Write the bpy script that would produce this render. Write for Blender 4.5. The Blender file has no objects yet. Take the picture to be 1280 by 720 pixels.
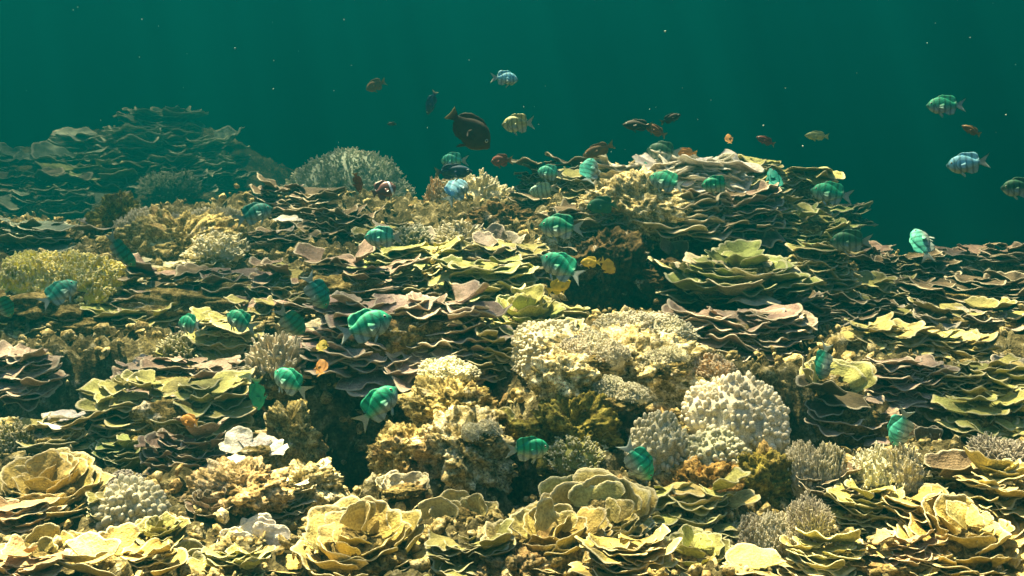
import bpy, math, random
import numpy as np
from mathutils import Vector, Matrix, Euler

# ------------------------------------------------------------------ camera, sky, sun, exposure
S = bpy.context.scene
C = S.collection
CAMZ = 1.0
PITCH = math.radians(12.0)
FPX = 1229.0                      # focal length in pixels of the 1280 wide photograph
cam_d = bpy.data.cameras.new('camera')
cam = bpy.data.objects.new('camera', cam_d)
C.objects.link(cam)
cam.location = (0, 0, CAMZ)
cam.rotation_euler = (math.radians(90) - PITCH, 0, 0)
cam_d.sensor_width = 36.0
cam_d.lens = 36.0 * FPX / 1280.0
cam_d.clip_start = 0.02
cam_d.clip_end = 500
S.camera = cam

SUN_EL = math.radians(64.0)
SUN_AZ = math.radians(122.0)       # direction towards the sun, counter-clockwise from +x (beyond the reef, a little left)
w = bpy.data.worlds.new('World')
S.world = w
w.use_nodes = True
nt = w.node_tree
bgn = nt.nodes['Background']
sky = nt.nodes.new('ShaderNodeTexSky')
sky.sky_type = 'NISHITA'
sky.sun_disc = False
sky.sun_elevation = SUN_EL
sky.sun_rotation = math.radians(90.0) - SUN_AZ
nt.links.new(sky.outputs[0], bgn.inputs[0])
bgn.inputs[1].default_value = 0.065
sl = bpy.data.lights.new('sun', 'SUN')
sun = bpy.data.objects.new('sun', sl)
C.objects.link(sun)
sl.energy = 5.0
sl.angle = math.radians(0.4)
sl.color = (1.0, 0.87, 0.54)
sd = Vector((math.cos(SUN_AZ) * math.cos(SUN_EL), math.sin(SUN_AZ) * math.cos(SUN_EL), math.sin(SUN_EL)))
sun.rotation_euler = sd.to_track_quat('Z', 'Y').to_euler()
sun.location = sd * 20
S.view_settings.view_transform = 'Standard'
S.view_settings.look = 'None'
S.view_settings.exposure = 3.1
S.view_settings.gamma = 1.0
cy = S.cycles
cy.use_denoising = True
cy.denoiser = 'OPENIMAGEDENOISE'
cy.max_bounces = 5
cy.diffuse_bounces = 2
cy.glossy_bounces = 2
cy.transmission_bounces = 2
cy.volume_bounces = 1
cy.sample_clamp_indirect = 3.0
cy.caustics_reflective = False
cy.caustics_refractive = False

HAZE_DENSITY = 0.172
HAZE_COLOR = (0.0005, 0.046, 0.049, 1)
HAZE_G = 0.25

rng = np.random.default_rng(11)
random.seed(5)

# ------------------------------------------------------------------ helpers
_perm = np.random.default_rng(3).integers(0, 1 << 30, 4096)
def _h(i, j, k):
    return (_perm[(i + _perm[(j + _perm[k & 4095]) & 4095]) & 4095] & 65535) / 65535.0
def vnoise(p):
    """value noise of an (n,3) array, about -1..1"""
    f = np.floor(p); i = f.astype(np.int64); t = p - f
    t = t * t * (3 - 2 * t)
    x, y, z = t[:, 0], t[:, 1], t[:, 2]
    a, b, c = i[:, 0], i[:, 1], i[:, 2]
    def L(u, v, q): return u + (v - u) * q
    r = L(L(L(_h(a, b, c), _h(a+1, b, c), x), L(_h(a, b+1, c), _h(a+1, b+1, c), x), y),
          L(L(_h(a, b, c+1), _h(a+1, b, c+1), x), L(_h(a, b+1, c+1), _h(a+1, b+1, c+1), x), y), z)
    return r * 2 - 1
def fbm(p, o=4, gain=0.5):
    s = np.zeros(len(p)); a = 1.0; q = p.copy()
    for _ in range(o):
        s += a * vnoise(q); a *= gain; q = q * 2.03 + 17.3
    return s

def ray(px, py):
    x = (px - 640.0) / FPX; y = (360.0 - py) / FPX
    v = np.array([x, math.cos(PITCH) + y * math.sin(PITCH), -math.sin(PITCH) + y * math.cos(PITCH)])
    return v
def at(px, py, d):
    """the point d metres ahead of the lens along the line of sight of a pixel"""
    v = ray(px, py)
    return Vector(v * (d / v[1])) + Vector((0, 0, CAMZ))
def mpp(d):                        # metres per photo pixel at distance d
    return d / math.cos(PITCH) / FPX * 1.02

def make_mesh(name, verts, faces, attr=None, smooth=True):
    """verts (n,3), faces list of (m,k) index arrays"""
    me = bpy.data.meshes.new(name)
    verts = np.asarray(verts, dtype=np.float32)
    if not isinstance(faces, (list, tuple)): faces = [faces]
    faces = [np.asarray(f, dtype=np.int32) for f in faces if len(f)]
    loops = np.concatenate([f.ravel() for f in faces])
    tot = np.concatenate([np.full(len(f), f.shape[1], dtype=np.int32) for f in faces])
    start = np.concatenate([[0], np.cumsum(tot)[:-1]]).astype(np.int32)
    me.vertices.add(len(verts)); me.vertices.foreach_set('co', verts.ravel())
    me.loops.add(len(loops)); me.loops.foreach_set('vertex_index', loops)
    me.polygons.add(len(tot)); me.polygons.foreach_set('loop_start', start); me.polygons.foreach_set('loop_total', tot)
    me.polygons.foreach_set('use_smooth', np.full(len(tot), smooth, dtype=bool))
    if attr is not None:
        a = me.attributes.new('grow', 'FLOAT', 'POINT')
        a.data.foreach_set('value', np.asarray(attr, dtype=np.float32))
    me.update(calc_edges=True)
    me.validate()
    return me

def grid_faces(nu, nv, off=0, flip=False, wrap=False):
    u = np.arange(nu if wrap else nu - 1); v = np.arange(nv - 1)
    U, V = np.meshgrid(u, v, indexing='ij')
    a = off + U * nv + V; b = off + ((U + 1) % nu) * nv + V
    f = np.stack([a, b, b + 1, a + 1], -1).reshape(-1, 4)
    return f[:, ::-1] if flip else f

def link(name, me, parent=None, mat=None, color=None):
    o = bpy.data.objects.new(name, me)
    C.objects.link(o)
    if parent is not None: o.parent = parent
    if mat is not None and len(me.materials) == 0: me.materials.append(mat)
    if color is not None: o.color = (color[0], color[1], color[2], 1)
    return o
def tag(o, label=None, cat=None, group=None, kind=None):
    if label: o['label'] = label
    if cat: o['category'] = cat
    if group: o['group'] = group
    if kind: o['kind'] = kind
    return o
def empty(name, loc):
    o = bpy.data.objects.new(name, None)
    o.empty_display_size = 0.02
    C.objects.link(o); o.location = loc
    return o

# ------------------------------------------------------------------ materials
def new_mat(name):
    m = bpy.data.materials.new(name); m.use_nodes = True
    n = m.node_tree.nodes; l = m.node_tree.links
    return m, n, l, n['Principled BSDF']
def N(n, t, **k):
    x = n.new(t)
    for a, b in k.items(): setattr(x, a, b)
    return x
def mix(n, l, fac, a, b, mode='MIX'):
    m = n.new('ShaderNodeMix'); m.data_type = 'RGBA'; m.blend_type = mode
    for s, v in ((m.inputs[0], fac), (m.inputs[6], a), (m.inputs[7], b)):
        if hasattr(v, 'is_linked'): l.new(v, s)
        else: s.default_value = v
    return m.outputs[2]
def noise(n, l, co, scale, detail=4, rough=0.55):
    x = n.new('ShaderNodeTexNoise'); x.inputs['Scale'].default_value = scale
    x.inputs['Detail'].default_value = detail; x.inputs['Roughness'].default_value = rough
    l.new(co, x.inputs['Vector'])
    return x.outputs[0]
def ramp(n, l, fac, stops):
    r = n.new('ShaderNodeValToRGB'); e = r.color_ramp.elements
    while len(e) < len(stops): e.new(0.5)
    for i, (p, c) in enumerate(stops):
        e[i].position = p; e[i].color = (c, c, c, 1) if not isinstance(c, tuple) else (*c, 1)
    l.new(fac, r.inputs[0])
    return r.outputs[0]
def bump(n, l, h, strength, dist, bsdf, prev=None):
    b = n.new('ShaderNodeBump'); b.inputs['Strength'].default_value = strength; b.inputs['Distance'].default_value = dist
    l.new(h, b.inputs['Height'])
    if prev is not None: l.new(prev, b.inputs['Normal'])
    l.new(b.outputs[0], bsdf.inputs['Normal'])
    return b.outputs[0]

def mat_plate():
    m, n, l, p = new_mat('plate_coral_skin')
    oi = n.new('ShaderNodeObjectInfo'); tc = n.new('ShaderNodeTexCoord')
    geo = n.new('ShaderNodeNewGeometry')
    g = N(n, 'ShaderNodeAttribute', attribute_name='grow')
    wp = geo.outputs['Position']
    big = noise(n, l, wp, 22, 3); fine = noise(n, l, wp, 210, 3); sp = noise(n, l, wp, 520, 2)
    c = mix(n, l, 1.0, oi.outputs['Color'], ramp(n, l, big, [(0.3, 0.55), (0.5, 1.0), (0.7, 1.25)]), 'MULTIPLY')
    c = mix(n, l, 1.0, c, ramp(n, l, fine, [(0.32, 0.70), (0.5, 1.0), (0.66, 1.2)]), 'MULTIPLY')
    # algae stains and dead brown patches
    st = noise(n, l, wp, 9, 5, 0.65)
    c = mix(n, l, ramp(n, l, st, [(0.56, 0.0), (0.68, 0.75)]), c, (0.10, 0.075, 0.025, 1))
    # concentric growth bands + pale growing rim
    band = N(n, 'ShaderNodeMath', operation='SINE')
    mu = N(n, 'ShaderNodeMath', operation='MULTIPLY'); mu.inputs[1].default_value = 46.0
    l.new(g.outputs['Fac'], mu.inputs[0]); l.new(mu.outputs[0], band.inputs[0])
    c = mix(n, l, 1.0, c, ramp(n, l, band.outputs[0], [(0.0, 0.93), (1.0, 1.04)]), 'MULTIPLY')
    rim = ramp(n, l, g.outputs['Fac'], [(0.92, 0.0), (0.98, 0.9)])
    c = mix(n, l, rim, c, mix(n, l, 0.55, oi.outputs['Color'], (0.76, 0.68, 0.46, 1)))
    l.new(c, p.inputs['Base Color'])
    p.inputs['Roughness'].default_value = 0.75
    p.inputs['Specular IOR Level'].default_value = 0.25
    a = bump(n, l, fine, 0.7, 0.005, p)
    a = bump(n, l, sp, 0.45, 0.0018, p, a)
    bump(n, l, band.outputs[0], 0.10, 0.0008, p, a)
    return m

def mat_branch():
    m, n, l, p = new_mat('branching_coral_skin')
    oi = n.new('ShaderNodeObjectInfo'); geo = n.new('ShaderNodeNewGeometry')
    g = N(n, 'ShaderNodeAttribute', attribute_name='grow')
    wp = geo.outputs['Position']
    big = noise(n, l, wp, 14, 3); fine = noise(n, l, wp, 320, 2)
    c = mix(n, l, 1.0, oi.outputs['Color'], ramp(n, l, big, [(0.3, 0.6), (0.5, 1.0), (0.7, 1.3)]), 'MULTIPLY')
    c = mix(n, l, 1.0, c, ramp(n, l, fine, [(0.35, 0.65), (0.6, 1.2)]), 'MULTIPLY')
    tip = ramp(n, l, g.outputs['Fac'], [(0.0, 0.0), (0.55, 0.0), (1.0, 0.6)])
    c = mix(n, l, tip, c, (0.70, 0.64, 0.46, 1))
    l.new(c, p.inputs['Base Color'])
    p.inputs['Roughness'].default_value = 0.8
    p.inputs['Specular IOR Level'].default_value = 0.2
    bump(n, l, fine, 0.6, 0.002, p)
    return m

def mat_rock():
    m, n, l, p = new_mat('encrusted_rock')
    oi = n.new('ShaderNodeObjectInfo'); geo = n.new('ShaderNodeNewGeometry'); wp = geo.outputs['Position']
    a = noise(n, l, wp, 13, 6, 0.65); b = noise(n, l, wp, 45, 5, 0.6); f = noise(n, l, wp, 170, 4, 0.6)
    o_ = noise(n, l, wp, 8.3, 4, 0.6)
    c = ramp(n, l, b, [(0.28, (0.08, 0.062, 0.025)), (0.42, (0.24, 0.205, 0.095)), (0.53, (0.48, 0.44, 0.27)), (0.65, (0.78, 0.74, 0.57))])
    c = mix(n, l, 1.0, c, mix(n, l, 1.0, oi.outputs['Color'], (1.75, 1.7, 1.6, 1), 'MULTIPLY'), 'MULTIPLY')
    c = mix(n, l, ramp(n, l, a, [(0.36, 0.6), (0.45, 0.0)]), c, (0.10, 0.075, 0.02, 1))
    c = mix(n, l, ramp(n, l, o_, [(0.58, 0.0), (0.66, 0.75)]), c, (0.32, 0.20, 0.075, 1))
    c = mix(n, l, ramp(n, l, a, [(0.60, 0.0), (0.68, 0.8)]), c, (0.72, 0.64, 0.46, 1))
    c = mix(n, l, 1.0, c, ramp(n, l, f, [(0.34, 0.25), (0.48, 0.9), (0.62, 1.35)]), 'MULTIPLY')
    l.new(c, p.inputs['Base Color'])
    p.inputs['Roughness'].default_value = 0.9
    p.inputs['Specular IOR Level'].default_value = 0.15
    x = bump(n, l, b, 0.7, 0.012, p)
    bump(n, l, f, 0.8, 0.005, p, x)
    return m

def mat_terrain():
    m, n, l, p = new_mat('reef_terrain_rock')
    geo = n.new('ShaderNodeNewGeometry'); wp = geo.outputs['Position']
    a = noise(n, l, wp, 6, 6, 0.65); b = noise(n, l, wp, 32, 5, 0.65); f = noise(n, l, wp, 150, 4, 0.6)
    c = ramp(n, l, b, [(0.30, (0.030, 0.022, 0.008)), (0.46, (0.085, 0.068, 0.026)), (0.58, (0.20, 0.17, 0.075)), (0.70, (0.48, 0.43, 0.28))])
    c = mix(n, l, ramp(n, l, a, [(0.36, 0.8), (0.50, 0.0)]), c, (0.05, 0.04, 0.012, 1))
    c = mix(n, l, ramp(n, l, a, [(0.60, 0.0), (0.68, 0.6)]), c, (0.30, 0.24, 0.07, 1))
    c = mix(n, l, 1.0, c, ramp(n, l, f, [(0.33, 0.45), (0.62, 1.25)]), 'MULTIPLY')
    l.new(c, p.inputs['Base Color'])
    p.inputs['Roughness'].default_value = 0.92
    p.inputs['Specular IOR Level'].default_value = 0.1
    x = bump(n, l, b, 0.8, 0.02, p)
    bump(n, l, f, 0.8, 0.006, p, x)
    return m

def mat_striped_fish():
    m, n, l, p = new_mat('striped_fish_scales')
    oi = n.new('ShaderNodeObjectInfo'); tc = n.new('ShaderNodeTexCoord')
    sx = n.new('ShaderNodeSeparateXYZ'); l.new(tc.outputs['Object'], sx.inputs[0])
    # five dark bars down the flank, wobbling a little
    wob = noise(n, l, tc.outputs['Object'], 5, 2)
    ad = N(n, 'ShaderNodeMath', operation='MULTIPLY_ADD'); l.new(wob, ad.inputs[0]); ad.inputs[1].default_value = 0.06; l.new(sx.outputs[0], ad.inputs[2])
    mu = N(n, 'ShaderNodeMath', operation='MULTIPLY'); l.new(ad.outputs[0], mu.inputs[0]); mu.inputs[1].default_value = 45.0
    si = N(n, 'ShaderNodeMath', operation='SINE'); l.new(mu.outputs[0], si.inputs[0])
    bar = ramp(n, l, si.outputs[0], [(0.0, 0.0), (0.85, 1.0)])
    # pale grey belly and fins, coloured back
    z = N(n, 'ShaderNodeMapRange'); l.new(sx.outputs[2], z.inputs[0]); z.inputs[1].default_value = -0.13; z.inputs[2].default_value = 0.02
    ends = N(n, 'ShaderNodeMapRange'); l.new(sx.outputs[0], ends.inputs[0]); ends.inputs[1].default_value = -0.34; ends.inputs[2].default_value = -0.27
    body = mix(n, l, z.outputs[0], (0.34, 0.42, 0.36, 1), oi.outputs['Color'])
    dark = mix(n, l, 1.0, body, (0.50, 0.55, 0.55, 1), 'MULTIPLY')
    c = mix(n, l, bar, body, dark)
    c = mix(n, l, ends.outputs[0], (0.30, 0.36, 0.30, 1), c)
    gx = N(n, 'ShaderNodeMath', operation='MULTIPLY_ADD'); zz = N(n, 'ShaderNodeMath', operation='POWER'); zz.inputs[1].default_value = 2.0
    l.new(sx.outputs[2], zz.inputs[0]); l.new(zz.outputs[0], gx.inputs[0]); gx.inputs[1].default_value = 4.0; l.new(sx.outputs[0], gx.inputs[2])
    gill = ramp(n, l, gx.outputs[0], [(0.225, 0.0), (0.24, 0.6), (0.25, 0.6), (0.262, 0.0)])
    c = mix(n, l, gill, c, (0.02, 0.06, 0.05, 1))
    c = mix(n, l, ramp(n, l, sx.outputs[0], [(0.40, 0.0), (0.45, 0.55)]), c, (0.05, 0.09, 0.08, 1))
    sc = N(n, 'ShaderNodeTexVoronoi'); l.new(tc.outputs['Object'], sc.inputs['Vector']); sc.inputs['Scale'].default_value = 42
    c = mix(n, l, 1.0, c, ramp(n, l, sc.outputs['Distance'], [(0.0, 1.12), (0.7, 0.78)]), 'MULTIPLY')
    l.new(c, p.inputs['Base Color'])
    p.inputs['Roughness'].default_value = 0.6
    p.inputs['Specular IOR Level'].default_value = 0.35
    return m
def mat_plain_fish():
    m, n, l, p = new_mat('plain_fish_scales')
    oi = n.new('ShaderNodeObjectInfo'); tc = n.new('ShaderNodeTexCoord')
    sx = n.new('ShaderNodeSeparateXYZ'); l.new(tc.outputs['Object'], sx.inputs[0])
    f = noise(n, l, tc.outputs['Object'], 7, 3)
    c = mix(n, l, 1.0, oi.outputs['Color'], ramp(n, l, f, [(0.3, 0.7), (0.7, 1.25)]), 'MULTIPLY')
    ends = N(n, 'ShaderNodeMapRange'); l.new(sx.outputs[0], ends.inputs[0]); ends.inputs[1].default_value = -0.43; ends.inputs[2].default_value = -0.33
    c = mix(n, l, ends.outputs[0], mix(n, l, 0.35, oi.outputs['Color'], (0.55, 0.42, 0.10, 1)), c)
    l.new(c, p.inputs['Base Color'])
    p.inputs['Roughness'].default_value = 0.65
    p.inputs['Specular IOR Level'].default_value = 0.25
    return m
def mat_band_fish():
    m, n, l, p = new_mat('banded_fish_scales')
    oi = n.new('ShaderNodeObjectInfo'); tc = n.new('ShaderNodeTexCoord')
    sx = n.new('ShaderNodeSeparateXYZ'); l.new(tc.outputs['Object'], sx.inputs[0])
    b = ramp(n, l, sx.outputs[0], [(0.20, 0.0), (0.22, 1.0), (0.27, 1.0), (0.29, 0.0)])
    l.new(mix(n, l, b, oi.outputs['Color'], (0.55, 0.65, 0.75, 1)), p.inputs['Base Color'])
    p.inputs['Roughness'].default_value = 0.45
    return m
def mat_flat(name, col, rough=0.5):
    m, n, l, p = new_mat(name)
    p.inputs['Base Color'].default_value = (*col, 1); p.inputs['Roughness'].default_value = rough
    return m
M_PLATE, M_BRANCH, M_ROCK, M_TERR = mat_plate(), mat_branch(), mat_rock(), mat_terrain()
M_STRIPE, M_PLAIN, M_BAND = mat_striped_fish(), mat_plain_fish(), mat_band_fish()
def mat_eye():
    m, n, l, p = new_mat('fish_eye')
    tc = n.new('ShaderNodeTexCoord'); sx = n.new('ShaderNodeSeparateXYZ'); l.new(tc.outputs['Object'], sx.inputs[0])
    ab = N(n, 'ShaderNodeMath', operation='ABSOLUTE'); l.new(sx.outputs[1], ab.inputs[0])
    l.new(mix(n, l, ramp(n, l, ab.outputs[0], [(0.70, 0.0), (0.76, 1.0)]), (0.45, 0.50, 0.40, 1), (0.01, 0.01, 0.012, 1)), p.inputs['Base Color'])
    p.inputs['Roughness'].default_value = 0.4
    return m
M_EYE = mat_eye()
M_SPECK = mat_flat('drifting_particle', (0.5, 0.55, 0.45), 0.9)

# ------------------------------------------------------------------ the reef terrain
PROFILE = {
    0:    [(720,1.35),(640,1.6),(560,1.95),(522,2.3),(455,2.42),(430,2.9),(385,3.1),(330,3.6),(290,4.3),(272,4.9)],
    200:  [(720,1.4),(640,1.65),(590,1.9),(552,2.12),(480,2.4),(440,2.6),(410,2.9),(360,3.3),(310,3.8),(255,4.5)],
    400:  [(720,1.4),(640,1.65),(590,1.9),(545,2.2),(470,2.38),(440,2.55),(390,2.9),(350,3.3),(300,3.8),(255,4.5),(243,4.8)],
    530:  [(720,1.4),(640,1.65),(590,1.9),(520,2.15),(460,2.32),(440,2.65),(400,2.85),(340,3.3),(295,3.8),(250,4.6)],
    640:  [(720,1.4),(650,1.65),(600,1.9),(540,2.08),(470,2.25),(430,2.7),(380,3.0),(330,3.4),(290,3.9),(250,4.5),(232,4.9)],
    760:  [(720,1.4),(620,1.65),(560,1.85),(500,2.05),(440,2.35),(395,2.65),(352,3.55),(268,3.75),(225,4.3),(202,4.9)],
    850:  [(720,1.4),(620,1.7),(560,1.85),(490,2.15),(440,2.5),(405,2.95),(345,3.5),(275,3.72),(230,4.25),(202,4.9)],
    960:  [(720,1.4),(620,1.75),(560,1.95),(520,2.15),(440,2.6),(395,3.0),(345,3.45),(275,3.8),(235,4.25),(208,4.9)],
    1030: [(720,1.4),(620,1.75),(560,2.0),(540,2.2),(470,2.36),(440,2.6),(395,3.0),(350,3.5),(290,3.9),(258,4.5)],
    1080: [(720,1.4),(620,1.75),(560,2.0),(545,2.2),(480,2.36),(440,2.6),(395,3.0),(372,3.6),(362,4.4)],
    1180: [(720,1.4),(600,1.8),(560,2.0),(530,2.25),(470,2.4),(440,2.65),(395,3.2),(352,4.1),(326,4.8)],
    1290: [(720,1.4),(610,1.75),(550,2.1),(520,2.3),(465,2.42),(430,2.7),(385,3.3),(344,4.3),(324,4.8)],
}
def build_points():
    P = []
    for col, rows in PROFILE.items():
        for py, d in rows: P.append(tuple(at(col, py, d)))
    for col, src in ((-140, 0), (1430, 1290)):
        for py, d in PROFILE[src]: P.append(tuple(at(col, py + (4 if col > 0 else 6), d)))
    for col in (-140, 100, 300, 500, 700, 900, 1100, 1430):
        P.append(tuple(at(col, 860, 1.05)))
    # back slopes falling behind the crest, the valley, the far mound and the bush knoll
    for col in (-140, 0, 130, 260, 340, 530, 640, 760, 850, 960, 1030, 1080, 1180, 1290, 1430):
        if col not in (340, 530): P.append((*at(col, 300, 6.0)[:2], 0.05 if col < 1000 else -0.5))
        P.append((*at(col, 300, 8.2 if 330 <= col else 7.2)[:2], -0.25 if col < 700 else -1.0))
        if col > 400: P.append((*at(col, 300, 11.0)[:2], -1.2))
    for px, py, d in ((340,272,6.8),(430,268,7.2),(520,280,7.0),(435,258,8.6),
                      (0,238,11.0),(60,208,12.0),(130,178,12.8),(200,146,13.6),(255,178,13.2),(310,244,12.6),(200,232,11.3),(110,240,11.0),(-100,220,12.0)):
        P.append(tuple(at(px, py, d)))
    for col in (-100, 60, 200, 300): P.append((*at(col, 300, 16.5)[:2], -0.6))
    return np.array(P)
_P = build_points()
def _tps():
    X = _P[:, :2]; n = len(X)
    d2 = ((X[:, None] - X[None]) ** 2).sum(-1)
    K = np.where(d2 > 0, 0.5 * d2 * np.log(np.maximum(d2, 1e-12)), 0) + np.eye(n) * 0.004
    Q = np.hstack([np.ones((n, 1)), X])
    A = np.block([[K, Q], [Q.T, np.zeros((3, 3))]])
    return np.linalg.solve(A, np.concatenate([_P[:, 2], np.zeros(3)]))
_W = _tps()
def base_height(x, y):
    x = np.asarray(x, dtype=float).ravel(); y = np.asarray(y, dtype=float).ravel()
    out = np.empty(len(x))
    for s in range(0, len(x), 20000):
        q = np.stack([x[s:s+20000], y[s:s+20000]], -1)
        d2 = ((q[:, None] - _P[None, :, :2]) ** 2).sum(-1)
        U = np.where(d2 > 0, 0.5 * d2 * np.log(np.maximum(d2, 1e-12)), 0)
        out[s:s+20000] = U @ _W[:-3] + _W[-3] + q @ _W[-2:]
    r = np.hypot(x, y)
    k = np.clip((r - 15.0) / 3.0, 0, 1); k = k * k * (3 - 2 * k)
    low = np.clip(out, -2.4, 1.05)
    return low * (1 - k) + (-3.4) * k
PITS = [(460, 510, 2.24, .27, .18, .7), (95, 468, 2.44, .36, .17, .60), (830, 325, 3.58, .52, .2, .5), (1070, 515, 2.32, .32, .16, .60), (1200, 520, 2.34, .24, .14, .50),
        (325, 572, 2.02, .13, .08, .16), (690, 540, 2.06, .16, .09, .22), (620, 600, 1.86, .12, .08, .16), (760, 330, 3.55, .25, .14, .2), (410, 600, 1.84, .14, .07, .16), (1200, 375, 3.6, .5, .2, .2)]
_PIT = [(tuple(at(a, b, d))[:2], rx, ry, dp) for a, b, d, rx, ry, dp in PITS]
def pits(x, y):
    s = np.zeros(len(x))
    for (cx, cy_), rx, ry, dp in _PIT:
        q = ((x - cx) / rx) ** 2 + ((y - cy_) / ry) ** 2
        s += dp * np.exp(-q ** 1.6)
    return s
def height(x, y, pit=True):
    z = base_height(x, y)
    if pit: z = z - pits(np.asarray(x, dtype=float).ravel(), np.asarray(y, dtype=float).ravel())
    x = np.asarray(x, dtype=float).ravel(); y = np.asarray(y, dtype=float).ravel()
    p = np.stack([x, y, np.zeros(len(x))], -1)
    n1 = fbm(p * 3.3, 3); n2 = fbm(p * 11 + 5, 4, 0.55)
    return z + 0.045 * n1 + 0.028 * n2 - 0.03
def hit(px, py, lo=0.9, hi=16.0):
    v = ray(px, py)
    ds = np.arange(lo, hi, 0.01)
    pts = v[None] * (ds / v[1])[:, None]
    g = height(pts[:, 0], pts[:, 1], pit=False)
    under = np.nonzero(pts[:, 2] + CAMZ < g)[0]
    d = ds[under[0]] if len(under) else 6.0
    return at(px, py, d), d
def slab(x0, x1, nx, y0, y1, ny):
    X, Y = np.meshgrid(np.linspace(x0, x1, nx), np.linspace(y0, y1, ny), indexing='ij')
    return X, Y
def build_terrain():
    # a fan shaped sheet: fine near the camera, coarse far away, out to 13 m
    na, nr = 620, 640
    ang = np.linspace(math.radians(-48), math.radians(48), na)
    rr = 0.55 * (18.5 / 0.55) ** np.linspace(0, 1, nr)
    A, R = np.meshgrid(ang, rr, indexing='ij')
    x = (np.sin(A) * R).ravel(); y = (np.cos(A) * R).ravel()
    z = height(x, y)
    p = np.stack([x, y, z], -1)
    k = np.clip(R.ravel() / 2, 0.5, 1.5)
    z += 0.010 * fbm(p * 34, 3, 0.6) * k - 0.030 * (1 - np.abs(fbm(p * 16 + 9, 3))) * k + 0.01
    me = make_mesh('reef_terrain', np.stack([x, y, z], -1), grid_faces(na, nr, flip=True))
    o = link('terrain', me, mat=M_TERR); tag(o, kind='structure')
    # the sea floor sheet that carries on to the horizon
    n = 90
    g = np.concatenate([[-160], np.linspace(-40, 40, n), [160]])
    X, Y = np.meshgrid(g, g, indexing='ij')
    X = X.ravel(); Y = Y.ravel() 
    Z = -3.6 + 0.10 * fbm(np.stack([X * .35, Y * .35, X * 0], -1), 4)
    me = make_mesh('seabed', np.stack([X, Y, Z], -1), grid_faces(n + 2, n + 2))
    o = link('seabed', me, mat=M_TERR); tag(o, kind='structure')
build_terrain()

# the water itself: an even pale blue-green medium round camera and reef
def build_water():
    x0, x1, y0, y1, z0, z1 = -60, 60, -30, 90, -4.9, 4.6
    v = [(x, y, z) for x in (x0, x1) for y in (y0, y1) for z in (z0, z1)]
    f = np.array([[0,1,3,2],[4,6,7,5],[0,4,5,1],[2,3,7,6],[0,2,6,4],[1,5,7,3]])
    m = bpy.data.materials.new('sea_water'); m.use_nodes = True
    n = m.node_tree.nodes; n.clear()
    o_ = n.new('ShaderNodeOutputMaterial'); pv = n.new('ShaderNodeVolumePrincipled')
    pv.inputs['Color'].default_value = HAZE_COLOR
    pv.inputs['Density'].default_value = HAZE_DENSITY
    pv.inputs['Anisotropy'].default_value = HAZE_G
    m.node_tree.links.new(pv.outputs[0], o_.inputs['Volume'])
    o = link('haze', make_mesh('haze', np.array(v, dtype=float), f, smooth=False), mat=m)
    tag(o, kind='stuff', label='clear green-blue sea water fading the far reef', cat='water')
build_water()
def build_dapple_sheet():
    # added unseen sheet in place of the sea surface; its pattern dapples the sun
    m = bpy.data.materials.new('dapple_pattern'); m.use_nodes = True
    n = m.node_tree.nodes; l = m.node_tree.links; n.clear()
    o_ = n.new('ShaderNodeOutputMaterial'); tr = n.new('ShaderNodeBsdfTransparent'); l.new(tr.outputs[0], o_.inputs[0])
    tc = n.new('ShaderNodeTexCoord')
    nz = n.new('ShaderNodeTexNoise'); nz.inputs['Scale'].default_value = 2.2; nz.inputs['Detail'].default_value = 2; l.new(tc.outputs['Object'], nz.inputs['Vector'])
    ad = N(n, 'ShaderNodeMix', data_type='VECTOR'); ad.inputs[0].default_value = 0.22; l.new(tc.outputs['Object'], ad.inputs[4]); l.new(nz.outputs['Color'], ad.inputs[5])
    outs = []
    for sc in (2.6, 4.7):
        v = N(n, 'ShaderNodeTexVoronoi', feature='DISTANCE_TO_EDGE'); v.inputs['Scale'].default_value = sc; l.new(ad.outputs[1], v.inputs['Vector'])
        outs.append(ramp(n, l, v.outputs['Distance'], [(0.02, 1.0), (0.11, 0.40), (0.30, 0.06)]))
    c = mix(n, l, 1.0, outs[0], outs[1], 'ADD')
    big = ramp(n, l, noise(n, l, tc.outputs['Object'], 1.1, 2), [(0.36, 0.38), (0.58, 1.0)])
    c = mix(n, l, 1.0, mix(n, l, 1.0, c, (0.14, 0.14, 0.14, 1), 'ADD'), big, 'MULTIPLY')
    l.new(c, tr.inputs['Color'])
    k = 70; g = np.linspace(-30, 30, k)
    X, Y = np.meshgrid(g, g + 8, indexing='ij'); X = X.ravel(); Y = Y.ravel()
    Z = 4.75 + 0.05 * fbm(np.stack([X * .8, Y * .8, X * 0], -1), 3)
    o = link('dapple_sheet', make_mesh('dapple_sheet', np.stack([X, Y, Z], -1), grid_faces(k, k)), mat=m)
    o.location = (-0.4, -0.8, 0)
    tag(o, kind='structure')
build_dapple_sheet()

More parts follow.
